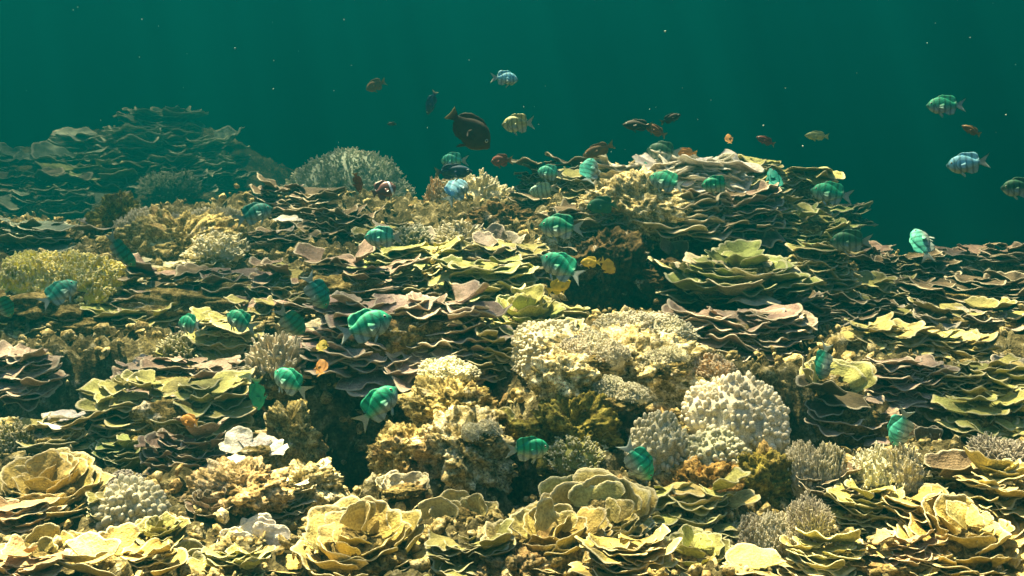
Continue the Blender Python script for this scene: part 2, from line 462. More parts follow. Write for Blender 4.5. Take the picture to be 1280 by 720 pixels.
# ------------------------------------------------------------------ coral meshes (a library; copies share the mesh)
def frond_mesh(seed, spread, cup, curl, ruffle, lobes, thick=0.044, nu=64, nv=16):
    """one leaf of plate coral, fixed at the origin and growing along +x to about 1 unit"""
    r = np.random.default_rng(seed)
    u = np.linspace(-1, 1, nu); v = np.linspace(0, 1, nv) ** 0.8
    U, V = np.meshgrid(u, v, indexing='ij')
    al = U * spread
    ph = r.uniform(0, 6.28, 8)
    R = 1 - 0.22 * np.abs(U) ** 2.5
    for k, (f, a) in enumerate(((1.3, .08), (2.7, .07), (5.3, .03))):
        R += lobes * a * np.sin(f * al * 1.6 + ph[k]) * r.uniform(.6, 1.4)
    kf = r.uniform(2.2, 3.6); ks = r.uniform(5, 8)
    R -= lobes * 0.13 * (1 - np.abs(np.sin(kf * al + ph[6])) ** 1.0) + lobes * .05 * (1 - np.abs(np.sin(ks * al + ph[7])) ** 1.1)
    R += lobes * 0.012 * np.interp(U, np.linspace(-1, 1, 33), r.uniform(-1, 1, 33))
    rad = 0.06 + (R - 0.06) * V
    x = rad * np.cos(al); y = rad * np.sin(al)
    z = curl * (V ** 2) * 0.5 + cup * (y ** 2)
    z = z + ruffle * V ** 2.2 * (0.6 * np.sin(3.1 * al + ph[4]) + 0.5 * np.sin(6.3 * al + ph[5]) + 0.35 * np.sin(11 * al + ph[6]))
    q = np.stack([x.ravel() * 3 + seed, y.ravel() * 3, z.ravel() * 0], -1)
    z = z + 0.05 * (fbm(q, 3).reshape(z.shape)) * V
    x = x - 0.10 * np.abs(curl) * V ** 3
    top = np.stack([x, y, z], -1)
    # thickness, thinner towards the rim
    du = np.gradient(top, axis=0); dv = np.gradient(top, axis=1)
    nn = np.cross(dv, du); nn /= np.linalg.norm(nn, axis=-1, keepdims=True) + 1e-9
    nn[nn[..., 2] < 0] *= -1
    th = thick * (1.5 - 0.9 * V)[..., None]
    bot = top - nn * th
    edge = top - nn * th * 0.5
    out = np.stack([np.cos(al), np.sin(al), np.zeros_like(al)], -1)
    n0 = nu * nv
    verts = np.concatenate([top.reshape(-1, 3), bot.reshape(-1, 3)])
    f = [grid_faces(nu, nv, 0, flip=True), grid_faces(nu, nv, n0)]
    # the rounded outer rim and the two side edges
    i = np.arange(nu - 1)
    rimv = (edge + out * thick * 0.45)[:, -1]
    ro = len(verts); verts = np.concatenate([verts, rimv])
    a = i * nv + nv - 1; b = (i + 1) * nv + nv - 1
    f.append(np.stack([b, a, ro + i, ro + i + 1], -1)); f.append(np.stack([ro + i + 1, ro + i, n0 + a, n0 + b], -1))
    j = np.arange(nv - 1)
    f.append(np.stack([j, j + 1, n0 + j + 1, n0 + j], -1))
    s = (nu - 1) * nv
    f.append(np.stack([s + j + 1, s + j, n0 + s + j, n0 + s + j + 1], -1))
    at_ = np.concatenate([V.ravel(), V.ravel() * 0.985, np.ones(nu)])
    return make_mesh('plate', verts, f, at_)
FLAT = [frond_mesh(100 + i, random.uniform(.95, 1.35), random.uniform(-.08, .20), random.uniform(-.20, .40), random.uniform(.05, .10), random.uniform(.7, 1.3)) for i in range(22)]
LEAF = [frond_mesh(200 + i, random.uniform(.75, 1.15), random.uniform(.2, .55), random.uniform(-.4, .35), random.uniform(.04, .09), random.uniform(.6, 1.2), 0.034) for i in range(22)]
for me in FLAT + LEAF: me.materials.append(M_PLATE)

def ico(sub):
    bpy.ops.mesh.primitive_ico_sphere_add(subdivisions=sub, radius=1)
    o = bpy.context.object; me = o.data
    v = np.empty(len(me.vertices) * 3); me.vertices.foreach_get('co', v)
    f = np.empty(len(me.polygons) * 3, dtype=np.int32); me.polygons.foreach_get('vertices', f)
    bpy.data.objects.remove(o); bpy.data.meshes.remove(me)
    return v.reshape(-1, 3), f.reshape(-1, 3)
ICO = {k: ico(k) for k in (1, 2, 3, 5, 6)}

def rock_mesh(name, seed, sub=5, rough=0.25, pits=0.1, asp=(1, 1, 1)):
    v0, f = ICO[sub]; s = seed * 7.77
    v = v0 * np.array(asp)                                 # keeps the relief unstretched on long rocks
    d = 1 + rough * fbm(v * 1.6 + s, 3) + rough * 0.55 * fbm(v * 4.5 + s, 3)
    rid = 1 - np.abs(fbm(v * 7 + s, 3))
    d += pits * (rid - 0.6)
    if sub > 5:
        cr = fbm(v * 2.3 + s + 50, 2)                      # where the crust is knobbly
        d += (0.085 * (1 - 2 * np.abs(vnoise(v * 15 + s))) + 0.045 * (1 - 2 * np.abs(vnoise(v * 31 + s)))) * np.clip(.7 + cr, .15, 1.2) + .03 * fbm(v * 40 + s, 2)
    else: d += 0.04 * fbm(v * 18 + s, 3, .6)
    return make_mesh(name, v0 * d[:, None], [f])
BASES = [rock_mesh('base', 40 + i, 5, .28, .10) for i in range(4)]
for me in BASES: me.materials.append(M_ROCK)

def tube_batch(P0, P1, r0, r1, sides=6):
    """tapered round-ended fingers from P0 to P1 -> verts, faces, grow"""
    n = len(P0); ax = P1 - P0; L = np.linalg.norm(ax, axis=1, keepdims=True); ax = ax / (L + 1e-9)
    ref = np.where(np.abs(ax[:, 2:3]) < .9, np.array([[0, 0, 1.]]), np.array([[1., 0, 0]]))
    s = np.cross(ax, ref); s /= np.linalg.norm(s, axis=1, keepdims=True) + 1e-9
    t = np.cross(ax, s)
    ts = np.array([0, .35, .7, .92, 1.0]); rs = np.array([1, .95, .98, .8, .42])
    ang = np.arange(sides) / sides * 2 * np.pi
    V = []; G = []
    for k, tt in enumerate(ts):
        rad = (r0 + (r1 - r0) * tt) * rs[k]
        c = P0 + (P1 - P0) * tt
        ring = c[:, None] + rad[:, None, None] * (np.cos(ang)[None, :, None] * s[:, None] + np.sin(ang)[None, :, None] * t[:, None])
        V.append(ring); G.append(np.full((n, sides), tt))
    tip = P1 + ax * (r1 * 0.25)[:, None]
    V = np.stack(V, 1)                                   # n, 5, sides, 3
    per = 5 * sides + 1
    allv = np.concatenate([V.reshape(n, -1, 3), tip[:, None]], 1).reshape(-1, 3)
    g = np.concatenate([np.stack(G, 1).reshape(n, -1), np.ones((n, 1))], 1).ravel()
    k = np.arange(4)[:, None]; i = np.arange(sides)[None]
    a = k * sides + i; b = k * sides + (i + 1) % sides
    q = np.stack([a, b, b + sides, a + sides], -1).reshape(-1, 4)
    tr = np.stack([4 * sides + np.arange(sides), 4 * sides + (np.arange(sides) + 1) % sides, np.full(sides, per - 1)], -1)
    off = (np.arange(n) * per)[:, None, None]
    return allv, (q[None] + off).reshape(-1, 4), (tr[None] + off).reshape(-1, 3), g

def bush_mesh(seed, n, length, r, fork=2, flat=0.7, spread=0.5, rag=.17):
    """a dome of branching fingers: unit radius in plan; every finger grows out of the core"""
    q = np.random.default_rng(seed)
    k = np.arange(n) + .5
    z = 1 - k / n * 1.05; th = k * 2.39996
    s = np.sqrt(np.maximum(0, 1 - z * z))
    D = np.stack([s * np.cos(th), s * np.sin(th), z], -1) + q.normal(0, rag, (n, 3))
    D /= np.linalg.norm(D, axis=1, keepdims=True)
    lump = (1 + 1.8 * rag * fbm(D * 2.4 + seed, 3))[:, None] * q.uniform(1 - .8 * rag, 1 + .4 * rag, (n, 1))
    root = D * (1 - length) * lump * np.array([1, 1, flat])
    up = D * .75 + np.array([0, 0, .45]); up /= np.linalg.norm(up, axis=1, keepdims=True)
    mid = root + up * (length * .55) * q.uniform(.7, 1.2, (n, 1))
    sets = [tube_batch(root, mid, np.full(n, r * 1.15), np.full(n, r))]
    gs = [0.45]
    for _ in range(fork):
        d = up + q.normal(0, spread, (n, 3)); d /= np.linalg.norm(d, axis=1, keepdims=True)
        e = mid + d * (length * .5) * q.uniform(.6, 1.25, (n, 1))
        sets.append(tube_batch(mid - d * r * .6, e, np.full(n, r), np.full(n, r * .72))); gs.append(1)
    V, Q, T, G = [], [], [], []; off = 0
    for (v, f4, f3, g), gm in zip(sets, gs):
        V.append(v); Q.append(f4 + off); T.append(f3 + off)
        G.append(g * .45 if gm < 1 else .45 + .55 * g); off += len(v)
    # the core the branches grow from
    v, f = ICO[3]
    core = v * (1 - length * .9) * (1 + .16 * fbm(v * 2.2 + seed, 2))[:, None] * np.array([1, 1, flat])
    V.append(core); T.append(f + off); G.append(np.zeros(len(v)))
    return make_mesh('branches', np.concatenate(V), [np.concatenate(Q), np.concatenate(T)], np.concatenate(G))
def knob_mesh(seed, n, r, flat=.8):
    """a dome packed with rounded knobs"""
    q = np.random.default_rng(seed)
    k = np.arange(n) + .5; z = 1 - k / n * 1.25; th = k * 2.39996
    s = np.sqrt(np.maximum(0, 1 - z * z))
    D = np.stack([s * np.cos(th), s * np.sin(th), z], -1) + q.normal(0, .06, (n, 3))
    D /= np.linalg.norm(D, axis=1, keepdims=True)
    def lumpf(d): return 1 + .17 * fbm(d * 1.7 + seed, 3)
    rr = r * q.uniform(.5, 1.3, n)
    v, f = ICO[2]
    c = D * (lumpf(D))[:, None] * np.array([1, 1, flat])
    nd = D[:, None, :]
    vv = v[None] * rr[:, None, None]
    vv = vv + nd * (vv * nd).sum(-1, keepdims=True) * 0.55
    V = (c[:, None] + vv).reshape(-1, 3)
    V += 0.10 * r * fbm(V * 2 / r * .6, 2)[:, None]
    F = (f[None] + (np.arange(n) * len(v))[:, None, None]).reshape(-1, 3)
    G = (.35 + .65 * np.clip((v[None] * nd).sum(-1), 0, 1)).ravel()
    w, g = ICO[5]
    core = w * (lumpf(w) * .985)[:, None] * np.array([1, 1, flat])
    return make_mesh('knobs', np.concatenate([V, core]), [np.concatenate([F, g + len(V)])], np.concatenate([G, np.zeros(len(w))]))
FINE = [bush_mesh(i, 420, .34, .022, 2, .75) for i in range(3)]
DENSE = [bush_mesh(60, 1500, .13, .013, 2, .8, .7, .05)]
TUFT = [bush_mesh(70 + i, 520, .17, .036, 3, .62, .8, .13) for i in range(2)]
FING = [bush_mesh(10 + i, 150, .42, .05, 2, .75, .55) for i in range(3)]
STUB = [bush_mesh(20 + i, 260, .26, .042, 2, .8, .6) for i in range(3)]
KNOB = [knob_mesh(30 + i, nn, rad) for i, (nn, rad) in enumerate(((760, .046), (300, .078), (140, .115)))]
for me in TUFT + DENSE + FINE + FING + STUB + KNOB: me.materials.append(M_BRANCH)

# ------------------------------------------------------------------ colony builders
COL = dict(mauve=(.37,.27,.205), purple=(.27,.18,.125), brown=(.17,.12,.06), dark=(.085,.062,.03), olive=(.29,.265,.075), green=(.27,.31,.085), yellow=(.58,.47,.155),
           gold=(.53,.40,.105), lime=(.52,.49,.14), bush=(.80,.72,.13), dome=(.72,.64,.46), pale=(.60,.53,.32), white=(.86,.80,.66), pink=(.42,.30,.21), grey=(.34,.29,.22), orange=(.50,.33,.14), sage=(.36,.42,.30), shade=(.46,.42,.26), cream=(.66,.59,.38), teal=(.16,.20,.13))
def jit(c, s=0.12):
    k = 1 + random.uniform(-s, s)
    return tuple(max(0.004, min(.9, x * k * (1 + random.uniform(-s, s) * .35))) for x in c)
CAT = dict(tier='plate coral', rose='plate coral', fan='plate coral', slab='plate coral')
NAME = dict(tier='tiered_plate_coral', rose='lettuce_coral', fan='fan_plate_coral', slab='plate_coral')
def put_plate(root, me, loc, az, lift, roll, size, aspect, col):
    o = link('plate', me, root, color=col)
    o.location = loc
    o.rotation_euler = (Matrix.Rotation(az, 3, 'Z') @ Matrix.Rotation(-lift, 3, 'Y') @ Matrix.Rotation(roll, 3, 'X')).to_euler()
    o.scale = (size, size * aspect, size * random.uniform(.85, 1.1))
    return o
def put_base(root, w, dp, h, col=(.26, .22, .12), dz=0.0):
    o = link('base', random.choice(BASES), root, color=col)
    o.location = (0, 0, dz); o.scale = (w, dp, h); o.rotation_euler = (0, 0, random.uniform(0, 6.28) if abs(w - dp) < .02 else random.choice((0, math.pi)))
    return o
def colony(kind, px, py, wpx, hpx, colour, label, rp=30, n=None, face=0, lift=None, name=None, d=None, cat=None, second=None):
    """kind tier: shelves stacked up a mound; rose: a whorl of leaves; fan: upright fans; slab: one or two broad plates"""
    if d is None: loc, d = hit(px, min(py + hpx * .40, 716))
    else: loc = at(px, py + hpx * .40, d)
    m = mpp(d); wm = wpx * m; hm = hpx * m; R0 = rp * m * (dict(tier=1.02, rose=.88).get(kind, 1.15))
    root = empty(name or NAME[kind], loc)
    tag(root, label, cat or 'plate coral')
    col = COL[colour]; col2 = COL[second] if second else col
    if kind == 'tier':
        wm *= 1.12; n = int(min(95, max(14, 3.9 * (n or 2.3 * wpx * hpx / (rp * rp) * .62))))
        dp = max(.5 * wm, R0)
        put_base(root, wm * .34, dp * .30, hm * .36, dz=hm * .06)
        for i in range(n):
            u = -1 + 2 * ((i * .618034 + random.uniform(-.06, .06)) % 1.0)
            v = (i + .5) / n
            c = math.sqrt(max(0, 1 - u * u * .8))
            x = u * (wm * .5 - R0 * .5); y = -dp * .42 * c * (1 - v) + dp * .22 * v
            z = hm * (v - .35) * (.75 + .25 * c) 
            az = math.radians(-90 + u * 70 + face + random.uniform(-16, 16))
            if v > .75 and random.random() < .5: az += random.uniform(-1.6, 1.6)
            fr = max(0, -math.sin(az))
            lf = math.radians(random.choice((random.uniform(-32, -10), random.uniform(-24, -6), random.uniform(-4, 16))) * fr + random.uniform(4, 26) * (1 - fr) if lift is None else random.uniform(lift - 9, lift + 9))
            near = py > 555                                    # close by, the plates are smaller, thick and cupped
            s = R0 * random.choice((.5, .7, .85, 1.0, 1.15, 1.0 if near else 1.4))
            if near: s *= .95; lf = lf * .6 + math.radians(random.uniform(6, 34))
            back = s * .45
            put_plate(root, random.choice(LEAF if near and random.random() < .75 else FLAT), (x - math.cos(az) * back, y - math.sin(az) * back, z), az, lf, random.uniform(-.1, .1), s * 1.25, random.uniform(.72, 1.12), jit(col if random.random() < .7 else col2))
    elif kind == 'rose':
        n = int(2.3 * (n or min(24, max(7, 9 + wpx * hpx / (rp * rp) * .5))))
        put_base(root, wm * .26, wm * .24, hm * .30, dz=0)
        for i in range(n):
            q = math.sqrt((i + .35) / n)
            az = i * 2.39996 + random.uniform(-.35, .35)
            lf = math.radians((78 - 56 * q if lift is None else lift + 30 * (1 - q)) + random.uniform(-9, 9))
            s = R0 * (0.65 + .45 * q) * random.uniform(.7, 1.15)
            rad = max(0, wm * .5 * q - s * math.cos(lf) * .8)
            # outer leaves sit lower
            z = hm * (.34 - .42 * q) + (hm * .08 if math.sin(az) > 0 else -hm * .05)
            put_plate(root, random.choice(LEAF), (rad * math.cos(az), rad * .85 * math.sin(az), z), az, lf, random.uniform(-.15, .15), s, random.uniform(1.0, 1.35), jit(col if random.random() < .7 else col2))
    elif kind == 'fan':
        n = n or max(3, int(wpx / rp * 1.5))
        put_base(root, wm * .30, wm * .18, hm * .22, dz=-hm * .1)
        for i in range(n):
            u = -1 + 2 * (i + .5) / n
            az = math.radians(90 + face - u * 50 + random.uniform(-30, 30))
            lf = math.radians(random.uniform(52, 80) if lift is None else lift + random.uniform(-10, 10))
            s = max(hm * .75, R0) * random.uniform(.7, 1.1)
            put_plate(root, random.choice(LEAF), (u * wm * .36, random.uniform(-.15, .15) * wm, -hm * .2), az, lf, random.uniform(-.2, .2), s, random.uniform(.95, 1.25), jit(col if random.random() < .7 else col2))
    else:
        n = n or 2
        for i in range(n):
            s = wm * .5 * random.uniform(.85, 1.1) * (1 - .18 * i)
            az = math.radians(-90 + face + random.uniform(-25, 25) + (180 if i % 3 == 1 else 0))
            put_plate(root, random.choice(FLAT), (random.uniform(-.12, .12) * wm, random.uniform(0, .1) * wm, hm * .15 * i), az, math.radians((lift if lift is not None else 12) + random.uniform(-6, 6)), random.uniform(-.1, .1), s, 1.35, jit(col))
        put_base(root, wm * .2, wm * .2, hm * .3, dz=-hm * .2)
    return root
def bush(lib, px, py, wpx, hpx, colour, label, name='branching_coral', cat='branching coral', d=None, part='branches', clumps=1):
    if d is None: loc, d = hit(px, min(py + hpx * .42, 716))
    else: loc = at(px, py + hpx * .45, d)
    m = mpp(d); wm = wpx * m * .5; hm = hpx * m
    root = empty(name, loc); tag(root, label, cat)
    for i in range(clumps):
        o = link(part, random.choice(lib), root, color=jit(COL[colour]))
        k = 1 if clumps == 1 else random.uniform(.5, .66)
        a = random.uniform(0, 6.28)
        off = (0, 0) if clumps == 1 else ((-.5 + (i + .5) / clumps) * 1.15 * wm, random.uniform(-.3, .3) * wm)
        o.location = (off[0], off[1], 0 if clumps == 1 else random.uniform(-.06, .10) * hm)
        o.rotation_euler = (random.uniform(-.12, .12), random.uniform(-.12, .12), a)
        o.scale = (wm * k, wm * k, hm * .95 * (1 if clumps == 1 else .85))
    put_base(root, wm * .72, wm * .7, hm * .3, dz=-hm * .12)
    return root
def rock(px, py, wpx, hpx, colour, label, seed, d=None, depth=.8, rough=.30, name='encrusted_rock'):
    if d is None: loc, d = hit(px, min(py + hpx * .30, 716))
    else: loc = at(px, py + hpx * .30, d)
    m = mpp(d)
    sx_, sy_, sz_ = wpx * .5, wpx * .5 * depth, hpx * .55; gm = (sx_ * sy_ * sz_) ** (1 / 3)
    me = rock_mesh(name, seed, 6, rough, .16, (sx_ / gm, sy_ / gm, sz_ / gm)); me.materials.append(M_ROCK)
    o = link(name, me, color=COL[colour] if isinstance(colour, str) else colour)
    o.location = loc; o.scale = (wpx * m * .5, wpx * m * .5 * depth, hpx * m * .55)
    tag(o, label, 'rock')
    return o

# ------------------------------------------------------------------ rocks of the reef
rock(775, 440, 215, 110, 'white', 'long pale encrusted rock mound sloping down from centre to the white knobby dome', 1, rough=.34)
rock(700, 458, 74, 56, (1.3, 1.2, 1.0), 'bare rock whitened as a sunlight patch at the left end of the long pale mound', 2, d=2.1)  # bright patch of sunlight put into the rock's white colour
rock(568, 496, 116, 66, 'pale', 'dark crusted boulder with pale top below the mauve rosette', 3, rough=.4)
rock(575, 545, 120, 90, 'white', 'bright white mottled rock face under the small upright fan', 4, rough=.36)
rock(505, 555, 80, 60, 'pale', 'small cream rubble ridge beside the white mottled rock face', 5)
rock(366, 528, 66, 76, 'pale', 'heap of grey cream dead coral rock above the white lumps', 6, rough=.42)
rock(385, 592, 85, 50, 'white', 'low block of white and rose lumps at the edge of the dark hollow', 7, rough=.4)
rock(885, 600, 120, 80, 'orange', 'orange sponge covered rock holding up the white knobby dome', 8, rough=.3)
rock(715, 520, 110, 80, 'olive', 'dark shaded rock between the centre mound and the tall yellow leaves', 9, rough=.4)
rock(790, 245, 130, 75, 'white', 'pale green crusted slope of the far ridge below dark fish', 10, rough=.25)
rock(705, 300, 60, 40, 'white', 'small sunlit sandy rock under two green fish at mid reef', 11, rough=.25)
rock(225, 290, 130, 70, 'pale', 'rubbly cream rock ridge right of the yellow green bush', 12, rough=.42)
rock(150, 262, 60, 60, 'olive', 'dark knob of rock at the foot of the distant left mound', 13, rough=.4)
rock(640, 700, 90, 50, 'grey', 'grey rock lump at bottom between two yellow lettuce corals', 14, rough=.35)
rock(300, 600, 110, 60, (.62, .50, .38), 'rose and brown crusted rock under the mauve ruffled plates', 15, rough=.4)
rock(870, 345, 120, 60, 'dark', 'overhanging rock face coloured dark as shade under the far ridge lip', 16, rough=.3)  # dark colour stands for the shade beneath the lip
rock(760, 320, 110, 90, 'dark', 'hollow rock wall painted as shadow behind two small yellow fish', 17, rough=.3)  # shadow of the hollow put into the rock's colour
rock(960, 590, 90, 90, 'olive', 'olive algae covered rock right of the orange sponge rock', 18, rough=.4)
rock(630, 270, 90, 40, 'brown', 'brown rock hump below the far brown knobby coral', 19, rough=.35)

# ------------------------------------------------------------------ front row: yellow lettuce corals
Y = dict(rp=58)
colony('rose', 455, 655, 200, 120, 'yellow', 'big yellow lettuce coral whorl at bottom between white clump and small upright leaves', rp=66, n=16, second='gold')
colony('fan', 575, 618, 100, 60, 'yellow', 'four rounded pale yellow leaves standing up beside the big yellow whorl', rp=36, n=6)
colony('rose', 690, 655, 200, 110, 'gold', 'broad golden lettuce coral with tight inner folds at bottom centre', rp=64, n=16, second='yellow')
colony('fan', 742, 600, 140, 90, 'yellow', 'tall olive yellow leaf fans rising behind the golden lettuce coral', rp=60, n=7, second='lime')
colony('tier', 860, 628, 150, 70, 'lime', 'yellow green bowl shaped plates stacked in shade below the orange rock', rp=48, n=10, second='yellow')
colony('rose', 865, 680, 125, 60, 'lime', 'small yellow green whorl at bottom beneath the bowl shaped plates', rp=42, n=10)
colony('slab', 945, 710, 110, 30, 'yellow', 'single rounded yellow plate at the bottom edge under bushy grey coral', lift=18)
colony('rose', 1205, 650, 190, 120, 'gold', 'large golden overlapping plates in the bottom right corner', rp=66, n=17, second='yellow')
colony('tier', 1090, 635, 100, 60, 'lime', 'stack of small olive cups with white rims left of the golden corner plates', rp=36, n=8)
colony('tier', 1115, 694, 150, 50, 'orange', 'lumpy peach orange plate coral at bottom right edge', rp=24, n=18, second='gold')
colony('tier', 1030, 690, 90, 40, 'lime', 'green plate with curled pale lip beside the peach orange coral', rp=40, n=5)
colony('slab', 1203, 580, 90, 40, 'brown', 'flat brown leaf standing above the golden corner plates', lift=30)
colony('rose', 60, 590, 165, 105, 'gold', 'broad smooth yellow plates on the left edge above the small fans', rp=66, n=14, second='yellow')
colony('slab', 112, 695, 125, 60, 'yellow', 'large smooth domed yellow plate at bottom left', n=3, lift=25)
colony('fan', 55, 668, 110, 50, 'gold', 'row of small scalloped yellow fans in bottom left corner', rp=30, n=6)
colony('tier', 140, 632, 60, 30, 'olive', 'short olive shelf between yellow plates and knobby cluster', rp=28, n=5)
colony('tier', 25, 645, 70, 50, 'orange', 'amber tinted plates cut by the left edge of the picture', rp=36, n=6)
colony('fan', 318, 658, 85, 50, 'white', 'glaring ruffled coral clump painted sunlit white near bottom left', rp=30, n=7)  # glare of the sun painted into the clump's white
colony('fan', 245, 690, 150, 60, 'olive', 'dark olive scalloped leaves at the bottom beside the white clump', rp=36, n=9, second='green')
colony('slab', 355, 711, 60, 24, 'gold', 'little round gold plate at the bottom edge beneath the white clump', lift=25)
colony('slab', 405, 712, 50, 26, 'white', 'little round white plate at the bottom edge beneath the yellow whorl', lift=25)
colony('tier', 235, 562, 105, 55, 'purple', 'mauve ruffled plate coral just left of a white leaf', rp=34, n=10, second='pink')
colony('fan', 318, 548, 64, 38, 'white', 'leaf whitened as a sun highlight beside the mauve ruffled plates', rp=34, n=4, lift=30, d=2.0)  # sun hot spot painted as white coral
colony('slab', 292, 577, 50, 18, 'white', 'small white flake below the highlight-white leaf', lift=20, d=1.9)
colony('tier', 150, 562, 70, 36, 'green', 'green ruffle tucked under the left mauve plates', rp=26, n=6)
colony('tier', 345, 618, 90, 40, 'pale', 'crumbled pale shelf coral around the rose and brown rock', rp=22, n=10, second='pink')

# ------------------------------------------------------------------ middle left
colony('tier', 215, 500, 200, 95, 'olive', 'wide shelf coral, mauve above and yellow green below, over the mauve ruffles', rp=34, n=34, second='lime')
colony('tier', 225, 462, 180, 40, 'pink', 'rosy brown upper plates crowning the wide left shelf coral', rp=30, n=15, second='purple')
colony('slab', 80, 520, 70, 30, 'white', 'crust plate painted sunlit pale left of the yellow green shelf', lift=18, n=3)  # pool of sunlight here is given by the white colour
colony('tier', 100, 396, 210, 36, 'lime', 'yellowish shelf lip hanging over the left cave', rp=32, n=18, second='yellow')
colony('tier', 28, 450, 75, 60, 'pink', 'pinkish plates at the left edge beside the cave', rp=30, n=9)
colony('slab', 100, 396, 60, 26, 'grey', 'grey mauve disc lying on the yellowish shelf lip', lift=15)
colony('tier', 270, 358, 250, 70, 'purple', 'long purple brown terrace of thin shelves on left mid reef', rp=30, n=34, second='brown')
colony('tier', 200, 372, 90, 40, 'olive', 'smooth olive ledge at left end of the purple brown terrace', rp=32, n=8)
colony('tier', 430, 345, 220, 70, 'purple', 'purple brown shelves stacked above the mauve rosette', rp=28, n=34, second='olive')
colony('tier', 505, 396, 215, 88, 'mauve', 'large mauve rosette of thin ruffled plates over the centre cave', rp=34, n=28, second='pink', d=2.5)
colony('slab', 575, 415, 40, 40, 'olive', 'hanging olive plate on right rim of the mauve rosette', lift=-5)
colony('tier', 285, 408, 70, 45, 'lime', 'small green ledge between two green fish at left', rp=30, n=7)
colony('tier', 375, 248, 105, 50, 'brown', 'dark brown scaly mound of shelves left of the pale bush', rp=22, n=22, second='purple')
colony('slab', 362, 272, 48, 20, 'white', 'white dead plate on the dark brown scaly mound', lift=10)
colony('tier', 420, 275, 80, 40, 'brown', 'small brown tiers right of the white dead plate', rp=20, n=13)
colony('tier', 330, 300, 110, 40, 'brown', 'brown shelves behind a teal fish above the purple terrace', rp=22, n=16, second='grey')
colony('tier', 215, 335, 120, 30, 'pale', 'pale fringe shelf at the foot of the rubbly cream ridge', rp=22, n=12, second='olive')
colony('tier', 515, 318, 120, 36, 'green', 'light green ruffled plates right of a bright green fish', rp=28, n=12, second='lime')
colony('tier', 605, 345, 100, 70, 'green', 'green step shelves left of the tall green rosette', rp=32, n=14, second='lime')
colony('rose', 655, 375, 110, 75, 'lime', 'tall green cabbage coral with upright leaves at reef centre', rp=36, n=16, second='green')
colony('tier', 660, 425, 130, 40, 'olive', 'dark green skirt of plates beneath the green cabbage coral', rp=34, n=12)
colony('tier', 640, 315, 100, 36, 'olive', 'olive plate edge under the grey upright plates', rp=26, n=11, second='grey')
colony('fan', 610, 290, 90, 36, 'grey', 'grey brown upright plates in front of the far brown knobby coral', rp=26, n=6)
colony('fan', 625, 258, 50, 30, 'grey', 'single grey fan standing below the far brown knobby coral', rp=24, n=2)
colony('tier', 692, 218, 95, 50, 'dark', 'dark brown plates topping the left end of the far ridge', rp=24, n=16, second='brown')
colony('tier', 735, 272, 100, 60, 'brown', 'brown shelves on the left flank of the far ridge', rp=24, n=18, second='olive')
colony('slab', 712, 312, 40, 24, 'grey', 'pale grey plate tucked below a green striped fish', lift=10)
colony('tier', 490, 290, 80, 26, 'olive', 'olive shelves below the two pale bushes', rp=20, n=10, second='grey')
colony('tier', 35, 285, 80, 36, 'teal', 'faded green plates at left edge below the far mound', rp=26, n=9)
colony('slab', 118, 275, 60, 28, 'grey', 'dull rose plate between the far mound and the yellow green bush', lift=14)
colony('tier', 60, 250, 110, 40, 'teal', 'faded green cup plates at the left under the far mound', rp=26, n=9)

# ------------------------------------------------------------------ far ridge on the right
colony('tier', 868, 206, 112, 28, 'white', 'plates coloured white as a sun highlight on top of the far ridge', rp=38, n=16, lift=-16, d=4.0)  # ridge-top sunlight put into the white of the plates
colony('slab', 862, 202, 116, 18, 'white', 'broad slabs with sunlight painted white at the crown of the far ridge', lift=-4, n=5, d=4.25)  # white here stands for sun glare on the crown
colony('tier', 805, 215, 110, 40, 'cream', 'pale crusty tiers at the left shoulder of the far ridge', rp=22, n=20, second='white')
colony('tier', 905, 252, 125, 50, 'purple', 'purple brown shelves on the lip of the far ridge', rp=26, n=22, second='brown')
colony('tier', 845, 262, 120, 40, 'pale', 'thin pale rimmed plates over the dark overhang', rp=38, lift=6, n=15, second='brown')
colony('tier', 935, 208, 60, 36, 'lime', 'yellow green plates beside the highlight-white plates', rp=22, n=10)
colony('tier', 985, 228, 95, 66, 'lime', 'stacked green shelves at the right end of the far ridge', rp=24, n=24, second='olive')
colony('tier', 1015, 280, 85, 40, 'green', 'small green ledges over open water at the ridge end', rp=22, n=13, second='lime')
colony('rose', 925, 322, 185, 70, 'green', 'wide grey green rosette with pale rims under the ridge lip', rp=52, n=22, lift=10, second='pale', d=3.25)
colony('tier', 915, 345, 150, 40, 'olive', 'long wavy lower rims beneath the grey green rosette', rp=38, n=11)
colony('tier', 1025, 325, 75, 60, 'yellow', 'yellow lumps of plates right of the grey green rosette', rp=24, n=15, second='olive')
colony('tier', 1078, 320, 60, 46, 'purple', 'dark mauve plates at the edge of the blue gap', rp=22, n=11)
colony('fan', 845, 305, 34, 26, 'grey', 'small round grey disc at left side of the grey green rosette', rp=20, n=2)
colony('tier', 918, 405, 165, 55, 'pink', 'rosy brown ruffled shelves right of the centre mound', rp=34, n=22, second='purple')
colony('tier', 1000, 382, 110, 30, 'brown', 'brown flat shelves behind the rosy ruffled shelves', rp=26, n=14, second='grey')
colony('fan', 1043, 450, 85, 70, 'lime', 'tall green yellow leaves behind a thin teal fish on the right', rp=40, n=7, second='yellow')
colony('tier', 1098, 418, 95, 45, 'yellow', 'bright yellow domed plates on the right mid reef', rp=32, n=12, second='lime')
colony('tier', 1180, 430, 110, 45, 'yellow', 'bright yellow ridge of plates right of the domed plates', rp=30, n=13, second='lime')
colony('tier', 1130, 395, 110, 36, 'olive', 'dull olive plates behind the bright yellow plates', rp=28, n=11, second='grey')
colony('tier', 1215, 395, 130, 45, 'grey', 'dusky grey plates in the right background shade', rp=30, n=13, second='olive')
colony('fan', 1262, 445, 60, 50, 'grey', 'large pale grey disc at the right edge', rp=36, n=3, lift=40)
